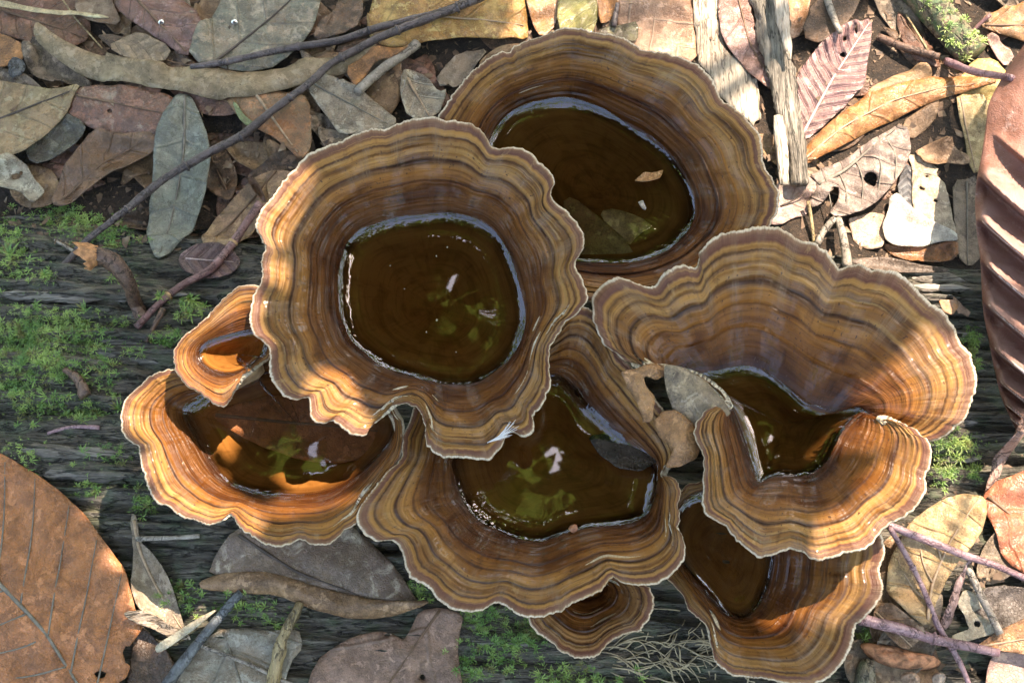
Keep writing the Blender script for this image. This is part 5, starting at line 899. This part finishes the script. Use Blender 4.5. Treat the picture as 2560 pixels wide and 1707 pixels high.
for k in range(6000): try_leaf(rc.uniform(80, 150), rc.uniform(20, 36))
n = N('living_leaf'); col = n.mix(n.sm(n.noise(n.pos(3), .3, 2), .35, .65), (.045, .085, .02), (.08, .12, .035))
pb = n.n('BsdfPrincipled'); n.set(pb.inputs['Base Color'], col); pb.inputs['Roughness'].default_value = .45
tl = n.n('BsdfTranslucent'); n.set(tl.inputs[0], (.24, .36, .07)); mx = n.n('MixShader'); mx.inputs[0].default_value = .5
n.t.links.new(pb.outputs[0], mx.inputs[1]); n.t.links.new(tl.outputs[0], mx.inputs[2]); oo = n.n('OutputMaterial'); n.t.links.new(mx.outputs[0], oo.inputs[0])
fx = np.array([3800., 3900., -10.]); sap = empty('unseen_sapling', fx); tag(sap, 'unseen leafy green sapling overhead, laid out to shade the fungi', 'tree')
cr = mk('crown', np.array(LV) - fx, LF, n.m, smooth=False); cr.parent = sap; cr['kind'] = 'stuff'
v, f, *_ = tube(np.array([fx, fx + [-60, -80, 1500], fx + [-300, -350, 3000], fx + [-700, -800, 4200]]) - fx, [120, 95, 70, 45], 14, .1, 2, step=120); k = mk('trunk', v, f, TWB); k.parent = sap
for (e, st) in [((600,1500,HP + 150),2900),((2200,900,HP + 120),3000),((1200,2700,HP + 180),3400),((-600,1100,HP + 160),3600),((3000,2000,HP + 100),2700)]:
    s0 = fx + np.array([-300 * st / 3000, -350 * st / 3000, st]); e = np.array(e, float); m = (s0 + e) / 2 + [0, 0, 160]
    v, f, *_ = tube(np.array([s0, m, e]) - fx, [40, 24, 9], 10, .1, 2, step=90); k = mk('branch', v, f, TWB); k.parent = sap

# ------------------------------------------------------------------ high forest canopy with gaps, the sun's gap among them
CV = []; CF = []
def high_leaf(q_, L, w, b, tip):
    d = np.array([math.cos(b), math.sin(b), tip[0]]); s_ = np.array([-math.sin(b), math.cos(b), tip[1]]); k0 = len(CV)
    for t_, ww in ((0, .1), (.25, .9), (.6, .85), (1, .05)):
        for sg in (-1, 0, 1): CV.append(q_ + d * (t_ - .5) * L + s_ * sg * ww * w + [0, 0, (.05 if sg else 0) * L - .1 * L * (2 * t_ - 1) ** 2])
    for i in range(3):
        for m in range(2): CF.append((k0 + i * 3 + m, k0 + i * 3 + m + 1, k0 + i * 3 + m + 4, k0 + i * 3 + m + 3))
for k in range(380):
    a = rc.random() * 6.28; cz = rc.uniform(11500, 18500)
    if k < 85: rr = 6800 * math.sqrt(rc.random()); c = np.array([rr * math.cos(a) * 1.2 - 600, rr * math.sin(a) + 5600, cz])
    else: rr = 33000 * math.sqrt(rc.random()); c = np.array([rr * math.cos(a), rr * math.sin(a), cz])
    if k >= 85 and rr > 6500 and math.radians(140) < a % 6.2832 < math.radians(335) and rc.random() < .8: continue      # the canopy opens on this side
    for j in range(12):
        q_ = c + rc.normal(0, 1500, 3) * [1, 1, .4]; ax_ = q_ - LDIR * (q_ @ LDIR)
        L = rc.uniform(1300, 2200); b = rc.random() * 6.28; tp = (rc.normal(0, .25), rc.normal(0, .3))
        if np.linalg.norm(ax_) > 3600 and not in_gap(q_, L): high_leaf(q_, L, L * rc.uniform(.2, .28), b, tp)
for k in range(60):            # thin sprays added in the gap to dim the sun coming through
    q_ = LDIR * rc.uniform(15000, 21000); q_ = q_ + np.array([rc.uniform(-2300, 2300), rc.uniform(-2300, 2300), 0]); L = rc.uniform(300, 560); high_leaf(q_, L, L * .24, rc.random() * 6.28, (rc.normal(0, .2), rc.normal(0, .2)))
ft = np.array([16000., 21000., -10.]); ct = empty('forest_tree', ft); tag(ct, 'tall forest tree whose leafy canopy hangs over the clearing', 'tree')
cr = mk('crown', np.array(CV) - ft, CF, bpy.data.materials['living_leaf'], smooth=False); cr.parent = ct; cr['kind'] = 'stuff'
v, f, *_ = tube(np.array([[0, 0, 0], [-200, -300, 9000], [-900, -1200, 19000.]]), [900, 650, 350], 18, .08, 4, step=600); k = mk('trunk', v, f, TWB); k.parent = ct

# ------------------------------------------------------------------ undergrowth standing round the clearing
CV.clear(); CF.clear()
for k in range(2600):
    a = rc.random() * 6.28; rr = rc.uniform(23000, 36000); zt = 1500 + 15000 * rc.random() ** 1.2; L = rc.uniform(1500, 2900); b = a + rc.normal(0, .9) + 1.57
    q_ = np.array([rr * math.cos(a), rr * math.sin(a), zt]); high_leaf(q_, L, L * rc.uniform(.2, .3), b, (rc.normal(0, .5), rc.normal(0, 1.2)))
ug = mk('undergrowth', CV, CF, bpy.data.materials['living_leaf'], smooth=False); tag(ug, 'dense green undergrowth ringing the clearing', 'undergrowth', kind='stuff')

# ------------------------------------------------------------------ the same litter going on all round, beyond the leaves one can tell apart
CV.clear(); CF.clear(); ro_ = np.random.default_rng(31)
for k in range(5200):
    rr = 1300 + 9500 * ro_.random() ** 1.3; a = ro_.random() * 6.2832; x, y = rr * math.cos(a), rr * math.sin(a)
    r3 = np.array([x, y, 40.]) - CAM; dp = r3 @ FW; px = 1280 + F * (r3 @ RT) / dp; py = 853.5 - F * (r3 @ UP) / dp
    if dp > 0 and -190 < px < 2750 and -190 < py < 1900: continue
    w_ = (np.array([x, y]) - LC[:2]) @ LN[:2]
    if 40 < w_ < 2 * LHW - 40 and abs((np.array([x, y]) - LC[:2]) @ LD[:2]) < 2250 and ro_.random() < .8: continue
    z0 = float(hget(x, y)) if (HX0 < x < HX1 and HY0 < y < HY1) else (float(bump_ground(x, y)) if max(abs(x), abs(y)) < 2500 else -8.)
    L = ro_.uniform(170, 420); high_leaf(np.array([x, y, z0 + ro_.uniform(18, 60)]), L, L * ro_.uniform(.16, .26), ro_.random() * 6.28, (ro_.normal(0, .12), ro_.normal(0, .2)))
n = N('outer_litter'); p = n.pos(6); a = n.noise(p, .35, 1); b = n.noise(p, 4, 4, .65); col = n.ramp(a, [(.3, (.09, .055, .035)), (.42, (.22, .13, .075)), (.5, (.30, .20, .12)), (.58, (.20, .16, .12)), (.7, (.38, .20, .10))]); col = n.mix(n.sm(b, .4, .7, 0, .7), col, (.4, .36, .34), 'MULTIPLY')
ol = mk('leaf_litter', CV, CF, n.out(col, .55, n.bump(b, .6, 5)), smooth=True); tag(ol, 'brown leaf litter covering the forest floor all around the log', 'leaf litter', kind='stuff')

# ------------------------------------------------------------------ buried leaves: drop those nothing shows of, name the rest by their neighbour
import re
FLAB = [q_[0] for q_ in FILL]
RIMS = [np.array([p_[:2] for p_ in z_], float) for z_ in (A_, B_, C_, D_, E_, F_, G_, H_)]
def shows(o):
    v = np.array([c.co[:] for c in o.data.vertices][:len(o.data.vertices) // 2]) / S + np.array(o.location) / S
    r = v - CAM; dpt = r @ FW; px = 1280 + F * (r @ RT) / dpt; py = 853.5 - F * (r @ UP) / dpt
    ok = (px > 0) & (px < 2560) & (py > 0) & (py < 1707) & (hget(v[:, 0], v[:, 1]) <= v[:, 2] + 7)
    for rm in RIMS: ok &= ~inside(rm, px, py)
    return ok.mean(), ok.sum()
NAMED = []
for o in bpy.data.objects:
    if o.parent is None and o.get('category') in ('leaf', 'twig', 'stick', 'wood', 'bark') and o.get('label') not in FLAB:
        h = re.split(r' (?:with|under|beneath|beside|behind|below|above|between|across|at|on|in|over|from|lying|carrying|bowed|wedged|poking|standing|running|slanting|hanging|touching|tucked|glimpsed|rising|riddled|propped|overlapping|leaning|crossing|curled|bent|sunk|floating|lodged|leading|sticking|against|into|half) ', o['label'])[0]
        if o.type == 'MESH' and len(h.split()) >= 3 and 'sunk' not in o['label'] and 'float' not in o['label']: NAMED.append((np.array(o.location)[:2] / S, h))
for o in [k for k in bpy.data.objects if k.parent is None and k.get('label') in FLAB]:
    fr_, cnt = shows(o)
    if cnt < 5:
        for c in list(o.children): bpy.data.objects.remove(c, do_unlink=True)
        bpy.data.objects.remove(o, do_unlink=True); continue
    p_ = np.array(o.location)[:2] / S; nb = min(NAMED, key=lambda k: np.linalg.norm(k[0] - p_))[1]
    o['label'] = o['label'].split(' buried')[0] + ' half buried in litter by the ' + nb; o['group'] = o['label'].split(' half')[0].replace(' leaf', ' leaves') + ' half buried in the litter'
